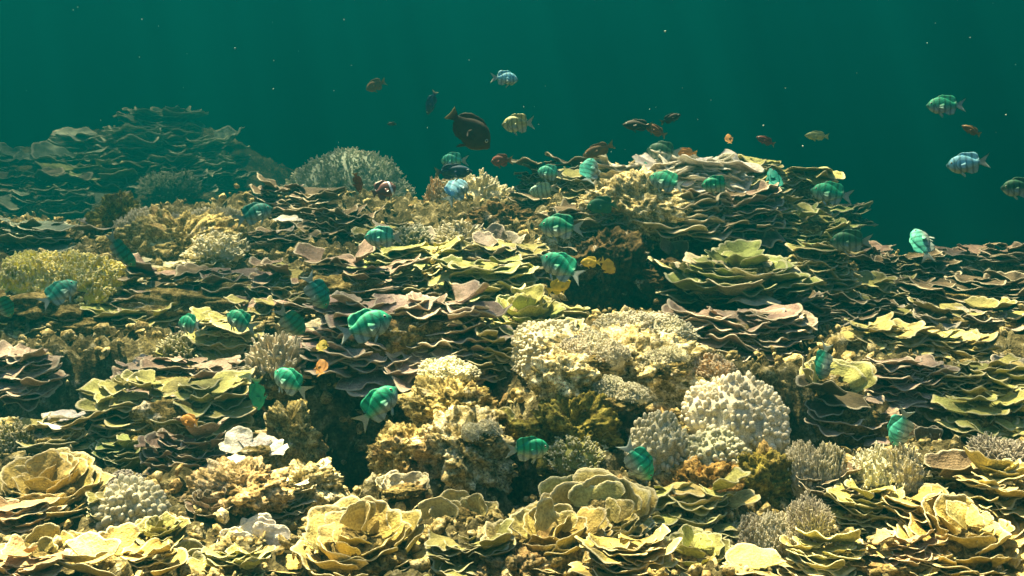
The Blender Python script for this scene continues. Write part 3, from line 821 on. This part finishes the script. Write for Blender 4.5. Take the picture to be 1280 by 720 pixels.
colony('tier', 1065, 505, 120, 80, 'dark', 'thin brown shelf rims in the dark right cave', rp=34, n=3, lift=4, second='pink')
colony('tier', 1215, 470, 130, 50, 'olive', 'dark olive shelves with bright rims at far right', rp=32, n=19, second='yellow')
colony('tier', 1135, 462, 90, 45, 'pink', 'brownish rose plates below the domed yellow plates', rp=28, n=9)
colony('tier', 1235, 512, 100, 40, 'lime', 'yellow green plates at right edge above the brown leaf', rp=34, n=9, second='green')
colony('fan', 1150, 530, 64, 46, 'brown', 'brown leaves behind the upright teal fish', rp=30, n=4)
colony('tier', 1145, 336, 100, 60, 'brown', 'dark shelves at left end of the right hand ridge', rp=24, n=19, second='dark')
colony('tier', 1235, 322, 110, 56, 'purple', 'dim mauve shelves on top of the right hand ridge', rp=26, n=20, second='brown')
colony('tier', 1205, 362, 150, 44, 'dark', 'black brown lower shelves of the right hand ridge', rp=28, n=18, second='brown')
colony('tier', 1105, 362, 90, 40, 'olive', 'olive ledges below the blue gap in the reef', rp=24, n=11)
colony('tier', 1270, 360, 70, 40, 'dark', 'dark plates cut by the right edge below the ridge', rp=26, n=8)

# ------------------------------------------------------------------ far mound on the left, fading into the water; colours dimmed to deepen the haze
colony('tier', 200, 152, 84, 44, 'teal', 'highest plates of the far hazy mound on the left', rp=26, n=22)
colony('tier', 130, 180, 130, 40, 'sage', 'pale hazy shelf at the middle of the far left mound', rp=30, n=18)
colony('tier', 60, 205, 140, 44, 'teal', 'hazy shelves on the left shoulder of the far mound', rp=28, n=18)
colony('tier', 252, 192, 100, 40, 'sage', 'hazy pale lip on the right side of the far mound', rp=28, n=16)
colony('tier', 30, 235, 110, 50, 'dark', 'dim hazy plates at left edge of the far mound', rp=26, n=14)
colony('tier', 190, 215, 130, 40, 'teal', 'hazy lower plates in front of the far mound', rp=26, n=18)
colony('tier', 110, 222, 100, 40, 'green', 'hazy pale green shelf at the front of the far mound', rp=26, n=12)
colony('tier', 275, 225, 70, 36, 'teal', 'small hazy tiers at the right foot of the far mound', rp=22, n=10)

# ------------------------------------------------------------------ branching and knobby corals
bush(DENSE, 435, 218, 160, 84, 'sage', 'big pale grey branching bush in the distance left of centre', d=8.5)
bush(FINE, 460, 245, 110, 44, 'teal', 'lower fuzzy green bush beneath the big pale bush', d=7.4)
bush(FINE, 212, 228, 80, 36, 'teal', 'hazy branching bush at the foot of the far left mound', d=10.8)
bush(STUB, 592, 238, 100, 56, 'cream', 'brown stubby branching coral on the skyline near centre', d=4.9)
bush(STUB, 550, 240, 46, 46, 'orange', 'golden brown stubby coral left of the skyline coral', d=4.9)
bush(FING, 575, 292, 80, 36, 'pale', 'white tipped finger coral below the skyline coral')
bush(FING, 515, 294, 60, 30, 'teal', 'green finger coral between bright fish and white tipped fingers')
bush(TUFT, 70, 335, 175, 80, 'bush', 'yellow green bushy coral mass at left edge', clumps=3)
bush(TUFT, 190, 268, 110, 46, 'cream', 'cream crumbly bush coral on the rubbly ridge', clumps=2)
bush(TUFT, 265, 270, 90, 50, 'cream', 'cream crumbly bush left of the dark brown scaly mound', clumps=2)
bush(STUB, 270, 305, 80, 36, 'pale', 'short crumbly fingers under the rubbly cream ridge')
bush(FING, 345, 440, 84, 66, 'cream', 'cream finger coral hanging above the orange round fish')
bush(FING, 228, 430, 70, 34, 'olive', 'olive finger coral at right end of the left cave')
bush(KNOB[:1], 695, 425, 110, 60, 'cream', 'cream pimpled coral running down from the green cabbage coral', name='knobby_coral', cat='knobby coral', part='knobs')
bush(KNOB[:1], 915, 508, 140, 100, 'dome', 'large cream white knobby dome coral in the sun', name='knobby_coral', cat='knobby coral', part='knobs')
bush(KNOB[1:2], 825, 545, 76, 72, 'shade', 'greenish grey knobby coral left under the white dome', name='knobby_coral', cat='knobby coral', part='knobs')  # shade under the dome put into colour, here and next line
bush(KNOB[1:2], 890, 560, 90, 56, 'shade', 'row of knobs coloured as shade right beneath the white dome', name='knobby_coral', cat='knobby coral', part='knobs')
bush(KNOB[2:], 165, 622, 76, 56, 'cream', 'cluster of round beige knobs at lower left', name='knobby_coral', cat='knobby coral', part='knobs')
bush(KNOB[1:2], 155, 600, 50, 26, 'grey', 'little grey beaded cushion above the round beige knobs', name='knobby_coral', cat='knobby coral', part='knobs')
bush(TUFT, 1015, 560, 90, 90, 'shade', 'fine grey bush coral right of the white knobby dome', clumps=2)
bush(STUB, 1110, 575, 110, 70, 'cream', 'pale fine bush coral below the upright teal fish', clumps=2)
bush(TUFT, 965, 652, 115, 76, 'pale', 'pale bushy coral at bottom beneath the orange rock', clumps=3)
bush(FINE, 1010, 640, 70, 60, 'grey', 'small grey bush next to the olive cups', clumps=1)
bush(FINE, 1248, 560, 90, 40, 'grey', 'grey feathery bush behind the brown leaf at right')
bush(TUFT, 800, 400, 130, 44, 'cream', 'crumbly cream growth on top of the centre mound', clumps=3)
bush(TUFT, 860, 450, 120, 50, 'orange', 'orange brown crumbly growth above the white dome', clumps=3)
bush(TUFT, 745, 425, 90, 40, 'cream', 'knobbly cream crust on the left slope of the long pale mound', clumps=3, d=2.2)
bush(TUFT, 830, 440, 80, 34, 'pale', 'knobbly beige crust on the right slope of the long pale mound', clumps=2, d=2.2)
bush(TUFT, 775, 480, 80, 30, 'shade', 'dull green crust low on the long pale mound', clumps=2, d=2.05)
bush(TUFT, 600, 530, 60, 26, 'pale', 'beige crust on the white mottled rock face', clumps=2, d=1.98)
bush(STUB, 720, 560, 80, 40, 'olive', 'olive crumbly turf coral behind the tall yellow leaves')
bush(TUFT, 560, 455, 80, 36, 'cream', 'cream crumbly crust on the dark pale topped boulder')
bush(STUB, 20, 545, 60, 50, 'olive', 'olive stubby coral at left edge under the cave')
colony('fan', 627, 512, 34, 36, 'lime', 'small upright ribbed fan alone above the bottom lettuce corals', rp=26, n=1, lift=72, face=0)

# ------------------------------------------------------------------ smaller colonies that close the gaps
colony('fan', 505, 597, 80, 34, 'pale', 'pale scalloped leaves just behind the big yellow whorl', rp=28, n=5)
colony('tier', 420, 690, 80, 40, 'gold', 'gold shelf tucked under left of the big yellow whorl', rp=36, n=6)
colony('tier', 585, 690, 110, 50, 'olive', 'shaded olive plates between the two largest bottom whorls', rp=40, n=7)
colony('rose', 200, 655, 80, 40, 'olive', 'small olive rosette right of the round beige knobs', rp=28, n=9, second='lime')
colony('tier', 175, 702, 110, 40, 'gold', 'gold plates right of the large smooth domed plate', rp=38, n=7)
colony('tier', 30, 705, 90, 34, 'orange', 'amber plates in the very bottom left corner', rp=34, n=6)
colony('tier', 290, 702, 90, 30, 'lime', 'lime plates beneath the glaring white clump', rp=30, n=6)
colony('rose', 265, 622, 80, 36, 'brown', 'brown ruffled rosette below the rose and brown rock', rp=24, n=10, second='pink')
colony('tier', 55, 540, 110, 36, 'gold', 'gold plates along the shadow of the left cave', rp=34, n=9, second='olive')
colony('tier', 780, 690, 110, 50, 'gold', 'gold plates closing the gap right of the broad golden coral', rp=42, n=8)
colony('rose', 765, 650, 110, 50, 'yellow', 'smooth yellow whorl lying between golden coral and stacked bowls', rp=44, n=10)
colony('tier', 1010, 700, 80, 30, 'yellow', 'yellow plates at the bottom left of the peach orange coral', rp=34, n=5)
colony('tier', 1150, 640, 90, 50, 'gold', 'gold tiers between olive cups and golden corner plates', rp=38, n=8)
colony('tier', 1250, 605, 110, 44, 'yellow', 'yellow plates under the grey feathery bush', rp=40, n=8, second='gold')
colony('tier', 1165, 590, 80, 30, 'olive', 'olive ledge between pale fine bush and brown leaf', rp=28, n=6)
colony('tier', 1040, 605, 90, 30, 'brown', 'brown ledge below the fine grey bush', rp=26, n=7)
colony('tier', 415, 420, 90, 40, 'pale', 'pale broken plates behind the largest dark barred fish', rp=28, n=8, second='pink')
colony('slab', 720, 385, 80, 24, 'lime', 'lime plate right of the green cabbage coral', lift=8, n=3)
colony('tier', 340, 385, 120, 36, 'olive', 'olive plates below the purple brown terrace', rp=28, n=11, second='purple')
colony('tier', 445, 372, 110, 34, 'purple', 'mauve shelf joining the terrace to the mauve rosette', rp=28, n=10)
colony('tier', 560, 300, 80, 24, 'grey', 'grey shelf behind the white tipped fingers', rp=20, n=9)
colony('tier', 790, 232, 80, 30, 'cream', 'cream crust plates on the slope below the trio of dark fish', rp=20, n=13)
colony('tier', 960, 262, 80, 40, 'olive', 'olive shelves under the stacked green shelves', rp=24, n=12, second='lime')
colony('tier', 1050, 265, 60, 34, 'dark', 'dim ledge farthest out at the ridge end', rp=22, n=8, second='green')
colony('tier', 740, 225, 70, 36, 'olive', 'olive plates between dark topped end and pale shoulder of ridge', rp=22, n=10)
colony('tier', 1060, 385, 90, 34, 'brown', 'brown plates between rosy shelves and dull olive plates', rp=26, n=9)
colony('tier', 1255, 480, 80, 40, 'lime', 'lime plates under the large pale grey disc', rp=30, n=8)

# ------------------------------------------------------------------ rubble and small growth nobody could count
def rubble():
    v, f = ICO[1]; V, F = [], []; off = 0
    n = 9000
    a = rng.uniform(-.62, .62, n); d = 1.15 * (5.4 / 1.15) ** rng.uniform(0, 1, n)
    x = np.tan(a) * d; y = d; z = height(x, y)
    s = np.minimum(rng.lognormal(0, .5, n), 2.4) * .0062 * np.clip(d / 1.8, .8, 1.25)
    sc = rng.uniform(.25, 1.9, (n, 3)) * s[:, None]
    th = rng.uniform(0, 6.28, n); c_, s_ = np.cos(th), np.sin(th)
    p = v[None] * (1 + .35 * rng.uniform(-1, 1, (n, len(v), 1))) * sc[:, None]
    q = np.stack([p[..., 0] * c_[:, None] - p[..., 2] * s_[:, None], p[..., 1], p[..., 0] * s_[:, None] + p[..., 2] * c_[:, None]], -1)
    q += np.stack([x, y, z + s * .4], -1)[:, None]
    F = (f[None] + (np.arange(n) * len(v))[:, None, None]).reshape(-1, 3)
    me = make_mesh('coral_rubble', q.reshape(-1, 3), [F])
    o = link('coral_rubble', me, mat=M_ROCK, color=(.62, .55, .38))
    tag(o, 'crumbled coral bits and turf covering the reef rock', 'rubble', kind='stuff')
rubble()

# ------------------------------------------------------------------ fish
def fish_mesh(name, deep, wide, nose, fork, bend, seed=0, tail=.16, finh=1.0):
    """one skin from snout to tail: lofted body, fins grown from its outline; nose at +x, back at +z, length 1"""
    nx, ns = 26, 16
    s = np.linspace(0, 1, nx)
    xs = .46 - .76 * s
    prof = np.interp(s, [0, .04, .14, .30, .48, .68, .86, 1], [.05, .26 * nose, .62 * nose + .1, .95, 1, .80, .38, .22])
    prof = np.convolve(np.pad(prof, 2, 'edge'), [.1, .2, .4, .2, .1], 'valid')
    top = deep * .52 * prof; bot = -deep * .48 * prof * np.interp(s, [0, .3, .6, 1], [.9, 1.05, 1, .9])
    wd = wide * .5 * np.interp(s, [0, .05, .2, .4, .7, 1], [.15, .45, .95, 1, .55, .14])
    an = np.arange(ns) / ns * 2 * np.pi
    zc = (top + bot) / 2; hh = (top - bot) / 2
    X = np.repeat(xs[:, None], ns, 1)
    Yv = wd[:, None] * np.sign(np.cos(an)) * np.abs(np.cos(an)) ** .85
    Z = zc[:, None] + hh[:, None] * np.sin(an)
    V = [np.stack([X, Yv, Z], -1).reshape(-1, 3)]; Q = [grid_faces(ns, nx).reshape(-1, 4)]
    # reorder: grid_faces with wrap around the ring
    idx = np.arange(nx * ns).reshape(nx, ns)
    a = idx[:-1]; b = idx[1:]
    Q = [np.stack([a, b, np.roll(b, -1, 1), np.roll(a, -1, 1)], -1).reshape(-1, 4)]
    off = nx * ns
    tip = np.array([[xs[0] + .012, 0, zc[0]]]); end = np.array([[xs[-1] - .01, 0, zc[-1]]])
    V += [tip, end]
    T = [np.stack([np.full(ns, off), np.arange(ns), np.roll(np.arange(ns), -1)], -1),
         np.stack([np.full(ns, off + 1), off - ns + np.roll(np.arange(ns), -1), off - ns + np.arange(ns)], -1)]
    off += 2
    def fin(base, outer, th=.010, y0=0.0, y1=0.0, nv=5):
        nonlocal off
        base = np.array(base, float); outer = np.array(outer, float)
        k = len(base)
        t = np.linspace(0, 1, nv)[None, :, None]
        P = base[:, None] * (1 - t) + outer[:, None] * t          # k, nv, (x,z)
        P[..., 1] += 0.006 * np.sin(np.arange(k) * 2.4)[:, None] * t[..., 0]
        ths = th * (1 - .85 * t[..., 0])
        yy = y0 + (y1 - y0) * t[..., 0]
        one = np.ones((k, 1))
        A = np.stack([P[..., 0], one * yy + one * ths * .5, P[..., 1]], -1).reshape(-1, 3)
        B = np.stack([P[..., 0], one * yy - one * ths * .5, P[..., 1]], -1).reshape(-1, 3)
        V.append(A); V.append(B); m = k * nv
        Q.append(grid_faces(k, nv, off)); Q.append(grid_faces(k, nv, off + m, flip=True))
        i = np.arange(k - 1); e = off + i * nv + nv - 1
        Q.append(np.stack([e, e + nv, e + nv + m, e + m], -1))
        for j0 in (0, (k - 1) * nv):
            j = off + j0 + np.arange(nv - 1)
            Q.append(np.stack([j, j + 1, j + 1 + m, j + m], -1))
        off += 2 * m
    # dorsal, anal
    sd_ = np.linspace(.26, .92, 14)
    bx = .46 - .76 * sd_; bt = np.interp(sd_, s, top) - .015
    hgt = deep * np.interp(sd_, [.26, .34, .55, .75, .84, .92], [.03, .15, .14, .26, .22, .02]) * finh
    fin(np.stack([bx, bt], -1), np.stack([bx - .05 - hgt * .5, bt + hgt + .015], -1))
    sa = np.linspace(.56, .92, 9)
    ax_ = .46 - .76 * sa; ab = np.interp(sa, s, bot) + .015
    hga = deep * np.interp(sa, [.56, .66, .80, .92], [.03, .20, .26, .02]) * finh
    fin(np.stack([ax_, ab], -1), np.stack([ax_ - .04 - hga * .5, ab - hga - .015], -1))
    # tail
    k = 13; u = np.linspace(-1, 1, k)
    r0 = hh[-1] * .9
    fin(np.stack([np.full(k, -.285), zc[-1] + u * r0], -1),
        np.stack([-.40 - fork * np.abs(u) ** 1.3 * .9 - .02, zc[-1] + u * tail * (1 + .25 * np.abs(u))], -1), .016, nv=7)
    # pelvic and pectoral fins
    for sg in (-1, 1):
        fin([(.16, bot[9] * .92), (.13, bot[9] * .95), (.10, bot[9] * .96)], [(.06, bot[9] - deep * .20), (.03, bot[9] - deep * .24), (.045, bot[9] - deep * .10)], .008, sg * wide * .15, sg * wide * .3)
        fin([(.17, -.03), (.17, -.055), (.165, -.08)], [(.03, .03), (.0, -.04), (.04, -.11)], .006, sg * wide * .46, sg * (wide * .5 + .008))
    V = np.concatenate(V)
    dx = np.clip(.12 - V[:, 0], 0, 1)
    V[:, 1] += bend * dx ** 2 * 1.2
    return make_mesh(name, V, [np.concatenate(Q), np.concatenate(T)])
EYE = make_mesh('eye', ICO[2][0], [ICO[2][1]]); EYE.materials.append(M_EYE)
SPEC = {
    'stripe': ([fish_mesh('damselfish', .46, .19, 1.0, .13, b) for b in (-.35, 0, .35)], M_STRIPE, 'damselfish', .46, .19),
    'plain':  ([fish_mesh('damselfish', .44, .18, 1.0, .10, b) for b in (-.3, .1, .35)], M_PLAIN, 'damselfish', .44, .18),
    'slim':   ([fish_mesh('wrasse', .31, .15, .9, .05, b, tail=.11) for b in (-.4, .1, .4)], M_PLAIN, 'wrasse', .31, .15),
    'oval':   ([fish_mesh('surgeonfish', .50, .15, .9, .02, b, tail=.11, finh=.42) for b in (.05, .2)], M_PLAIN, 'surgeonfish', .50, .15),
    'band':   ([fish_mesh('anemonefish', .58, .22, 1.0, .02, b, tail=.12) for b in (.1,)], M_BAND, 'anemonefish', .58, .22),
}
for ms, mt, *_ in SPEC.values():
    for me in ms: me.materials.append(mt)
FC = dict(green=(.015,.40,.20), teal=(.012,.27,.19), bright=(.09,.60,.42), blue=(.24,.66,.80), pale=(.52,.76,.62), dark=(.035,.025,.014), red=(.13,.03,.015), brown=(.16,.08,.025),
          yellow=(.55,.40,.04), orange=(.44,.21,.035), navy=(.02,.06,.10), moss=(.03,.14,.07), lemon=(.50,.52,.20))
def fish(sp, px, py, lpx, ang, yaw, d, colour, label, group=None, flip=False, roll=0):
    """lpx: length seen in photo pixels; ang: heading in the picture (0 right, 90 up, 180 left); yaw: turned away from (+) or towards (-) us"""
    ms, mt, nm, deep, wide = SPEC[sp]
    loc = at(px, py, d)
    o = link(nm, random.choice(ms), color=jit(FC[colour], .16))
    R = Vector((1, 0, 0)); U = Vector((0, math.sin(PITCH), math.cos(PITCH))); Fw = Vector((0, math.cos(PITCH), -math.sin(PITCH)))
    a = math.radians(ang); yw = math.radians(yaw)
    h2 = R * math.cos(a) + U * math.sin(a)
    up = U * math.cos(a) - R * math.sin(a)
    if (math.cos(a) < 0) != flip: up = -up
    fwd = h2 * math.cos(yw) + Fw * math.sin(yw)
    up = (up - fwd * up.dot(fwd)).normalized()
    up = (up + Fw * random.uniform(-.15, .15)); up = (up - fwd * up.dot(fwd)).normalized()
    if roll: up = Matrix.Rotation(math.radians(roll), 3, fwd) @ up
    lat = up.cross(fwd)
    L = lpx * mpp(d) / max(.55, math.cos(yw)) / .95
    Mx = Matrix((fwd, lat, up)).transposed()
    o.matrix_world = Matrix.Translation(loc) @ Mx.to_4x4() @ Matrix.Scale(L, 4)
    tag(o, label, 'fish', group or {'stripe': 'striped green damselfish over the reef', 'band': None}.get(sp, 'dark and plain fish over the reef'))
    if lpx >= 22:
        for sg in (-1, 1):
            e = link('eye', EYE, o); e.location = (.345, sg * wide * .36, .055 * deep / .5)
            e.scale = (.030, .018, .030)
    return o
F = fish
# striped damselfish
F('stripe', 632, 98, 30, -4, 15, 3.4, 'blue', 'pale blue striped fish highest in open water above centre')
F('stripe', 647, 155, 38, 182, 12, 3.0, 'lemon', 'yellow green striped fish right of the big dark oval fish')
F('stripe', 566, 201, 30, 178, 25, 4.0, 'bright', 'pale green striped fish just above the dark blue wrasse')
F('stripe', 572, 237, 30, 55, 50, 3.6, 'blue', 'bright sky blue fish seen from behind beneath the dark blue wrasse')
F('stripe', 477, 297, 44, 180, 10, 2.7, 'bright', 'bright green striped fish left of the light green plates')
F('stripe', 700, 284, 52, 176, 12, 2.5, 'green', 'green striped fish above the sandy rock at mid reef')
F('stripe', 701, 334, 56, 152, 10, 2.3, 'green', 'green striped fish with forked tail above the cabbage coral')
F('stripe', 396, 366, 46, -62, 15, 2.3, 'teal', 'teal fish diving head down over the mauve rosette')
F('stripe', 458, 408, 66, 20, 15, 1.9, 'green', 'largest dark barred green fish in front of the mauve rosette')
F('stripe', 236, 405, 34, 175, 35, 2.5, 'green', 'round green fish left of the small green ledge')
F('stripe', 299, 401, 40, 155, 25, 2.4, 'green', 'green fish on the small green ledge, nose up left')
F('stripe', 365, 404, 38, -50, 35, 2.3, 'teal', 'dim teal fish above the cream finger coral')
F('stripe', 151, 315, 46, -50, 20, 2.7, 'teal', 'dark teal fish with grey tail beside the yellow green bush', roll=30)
F('stripe', 75, 366, 42, 40, 30, 2.5, 'teal', 'teal fish hovering below the yellow green bush at left')
F('stripe', 361, 477, 48, 150, 25, 2.0, 'green', 'blurred dark green fish left of the centre cave')
F('stripe', 474, 506, 60, 45, 20, 1.8, 'green', 'green fish with pale fins over the floor of the centre cave')
F('stripe', 662, 562, 52, 4, 15, 1.6, 'green', 'green fish swimming right above the broad golden lettuce coral')
F('stripe', 799, 579, 56, -55, 15, 1.55, 'green', 'green fish nose down beside the tall yellow leaf fans')
F('stripe', 1126, 536, 50, -100, 20, 1.8, 'bright', 'upright bright teal fish before the brown leaves at right', roll=48)
F('stripe', 1030, 453, 46, -95, 15, 2.2, 'teal', 'thin teal fish seen edge on before tall green leaves', roll=66)
F('stripe', 1181, 132, 40, 178, 15, 3.0, 'green', 'green striped fish highest in the dark water at right')
F('stripe', 1208, 205, 42, 184, 20, 2.8, 'blue', 'shining blue backed fish in open water at right')
F('stripe', 1153, 303, 36, 100, 40, 2.9, 'bright', 'pale green fish above the right hand ridge', flip=True)
F('stripe', 1274, 235, 40, 180, 15, 2.7, 'moss', 'dark green fish cut by the right edge')
F('stripe', 1038, 242, 46, 168, 15, 3.4, 'green', 'green striped fish leaving the right end of the far ridge')
F('stripe', 832, 227, 40, 160, 25, 3.6, 'green', 'faint green fish over the pale shoulder of the far ridge')
F('stripe', 895, 231, 34, 182, 20, 3.5, 'green', 'dark barred green fish before the purple ridge shelves')
F('stripe', 678, 239, 34, 186, 10, 3.7, 'pale', 'pale striped fish before the dark ridge plates', roll=-20)
F('stripe', 686, 216, 28, 170, 30, 4.0, 'bright', 'small pale green fish above the pale striped fish')
F('stripe', 737, 214, 36, 75, 30, 3.8, 'bright', 'striped fish standing on its tail at the left of the far ridge')
F('stripe', 319, 267, 42, 20, 20, 3.3, 'teal', 'teal striped fish left of the dark brown scaly mound')
F('stripe', 1062, 302, 46, 180, 15, 3.3, 'moss', 'faint dark green fish over the dark mauve plates')
F('stripe', 828, 189, 36, 172, 25, 4.0, 'moss', 'dusky green fish touching the skyline of the far ridge')
F('plain', 753, 257, 38, 185, 10, 3.5, 'moss', 'plain moss green fish low on the far ridge flank')
F('slim', 322, 492, 46, -95, 30, 2.0, 'teal', 'thin teal wrasse hanging upright above the dead coral rock')
F('slim', 806, 214, 26, 80, 40, 4.0, 'teal', 'tiny thin teal fish upright on the pale ridge shoulder')
F('slim', 968, 226, 34, 95, 40, 3.9, 'teal', 'thin teal fish upright before the stacked green shelves')
F('stripe', 4, 381, 34, -70, 25, 2.3, 'teal', 'teal fish cut by the left edge')
# dark and plain fish
F('oval', 586, 162, 66, -42, 8, 2.8, 'dark', 'big dark brown oval fish with yellow fin edges in open water')
F('plain', 626, 201, 24, 180, 30, 3.6, 'red', 'small dark brown fish right of the pale green striped fish')
F('slim', 447, 228, 26, -80, 20, 3.6, 'red', 'narrow dark red fish in front of the big pale bush')
F('band', 480, 238, 30, 20, 20, 3.3, 'red', 'dark red fish with a white head band before the pale bush')
F('slim', 567, 215, 46, 2, 8, 3.6, 'navy', 'dark blue wrasse swimming right above the golden brown coral')
F('slim', 797, 157, 36, 176, 8, 3.6, 'dark', 'dark fish leading the trio above the far ridge')
F('slim', 819, 163, 30, 150, 10, 3.6, 'brown', 'brown fish in the middle of the trio above the far ridge')
F('slim', 839, 148, 26, 22, 10, 3.6, 'dark', 'dark fish highest of the trio above the far ridge')
F('slim', 748, 188, 40, 200, 8, 3.6, 'brown', 'brown fish with yellow tail left of the far ridge skyline')
F('slim', 957, 176, 24, 155, 10, 3.8, 'red', 'small dark red fish over the green end of the ridge')
F('plain', 911, 174, 14, 90, 30, 3.8, 'orange', 'tiny orange fish above the highlight-white plates')
F('slim', 1021, 170, 28, 176, 10, 3.8, 'lemon', 'small pale yellow fish in open water right of the ridge')
F('slim', 1214, 163, 24, 150, 10, 3.2, 'brown', 'small brown fish between two bright fish at right')
F('plain', 469, 107, 24, 200, 20, 4.6, 'brown', 'dim brown fish alone in open water upper left')
F('slim', 539, 129, 28, -110, 20, 3.8, 'navy', 'dim upright dark fish left of the big oval fish')
F('slim', 856, 191, 30, 178, 10, 4.2, 'orange', 'orange fish lying along the ridge skyline')
F('slim', 490, 155, 12, 180, 10, 4.6, 'dark', 'tiny dark speck of a fish above the big pale bush')
F('plain', 738, 328, 24, 180, 12, 2.7, 'yellow', 'olive yellow fish behind the forked tail green fish')
F('plain', 760, 333, 24, -40, 30, 2.9, 'yellow', 'dull yellow fish in the hollow right of the olive yellow one')
F('plain', 699, 358, 32, 25, 10, 2.4, 'yellow', 'bright yellow fish beneath the forked tail green fish')
F('plain', 402, 460, 22, 110, 45, 2.1, 'orange', 'round orange fish in the mouth of the centre cave')
F('plain', 403, 433, 16, 90, 50, 2.2, 'yellow', 'tiny yellow fish facing away above the orange one')
F('plain', 237, 526, 28, 175, 25, 1.9, 'orange', 'orange brown fish above the mauve ruffled plates')

def specks():
    v, f = ICO[1]; n = 70
    px = rng.uniform(0, 1280, n); py = rng.uniform(0, 330, n); d = rng.uniform(.7, 2.6, n)
    c = np.array([at(a, b, e) for a, b, e in zip(px, py, d)])
    V = (c[:, None] + v[None] * (rng.lognormal(-7.9, .5, n) * d)[:, None, None]).reshape(-1, 3)
    F_ = (f[None] + (np.arange(n) * len(v))[:, None, None]).reshape(-1, 3)
    o = link('drifting_particles', make_mesh('drifting_particles', V, [F_]), mat=M_SPECK)
    tag(o, 'tiny pale particles drifting in the open water', 'particles', kind='stuff')
specks()
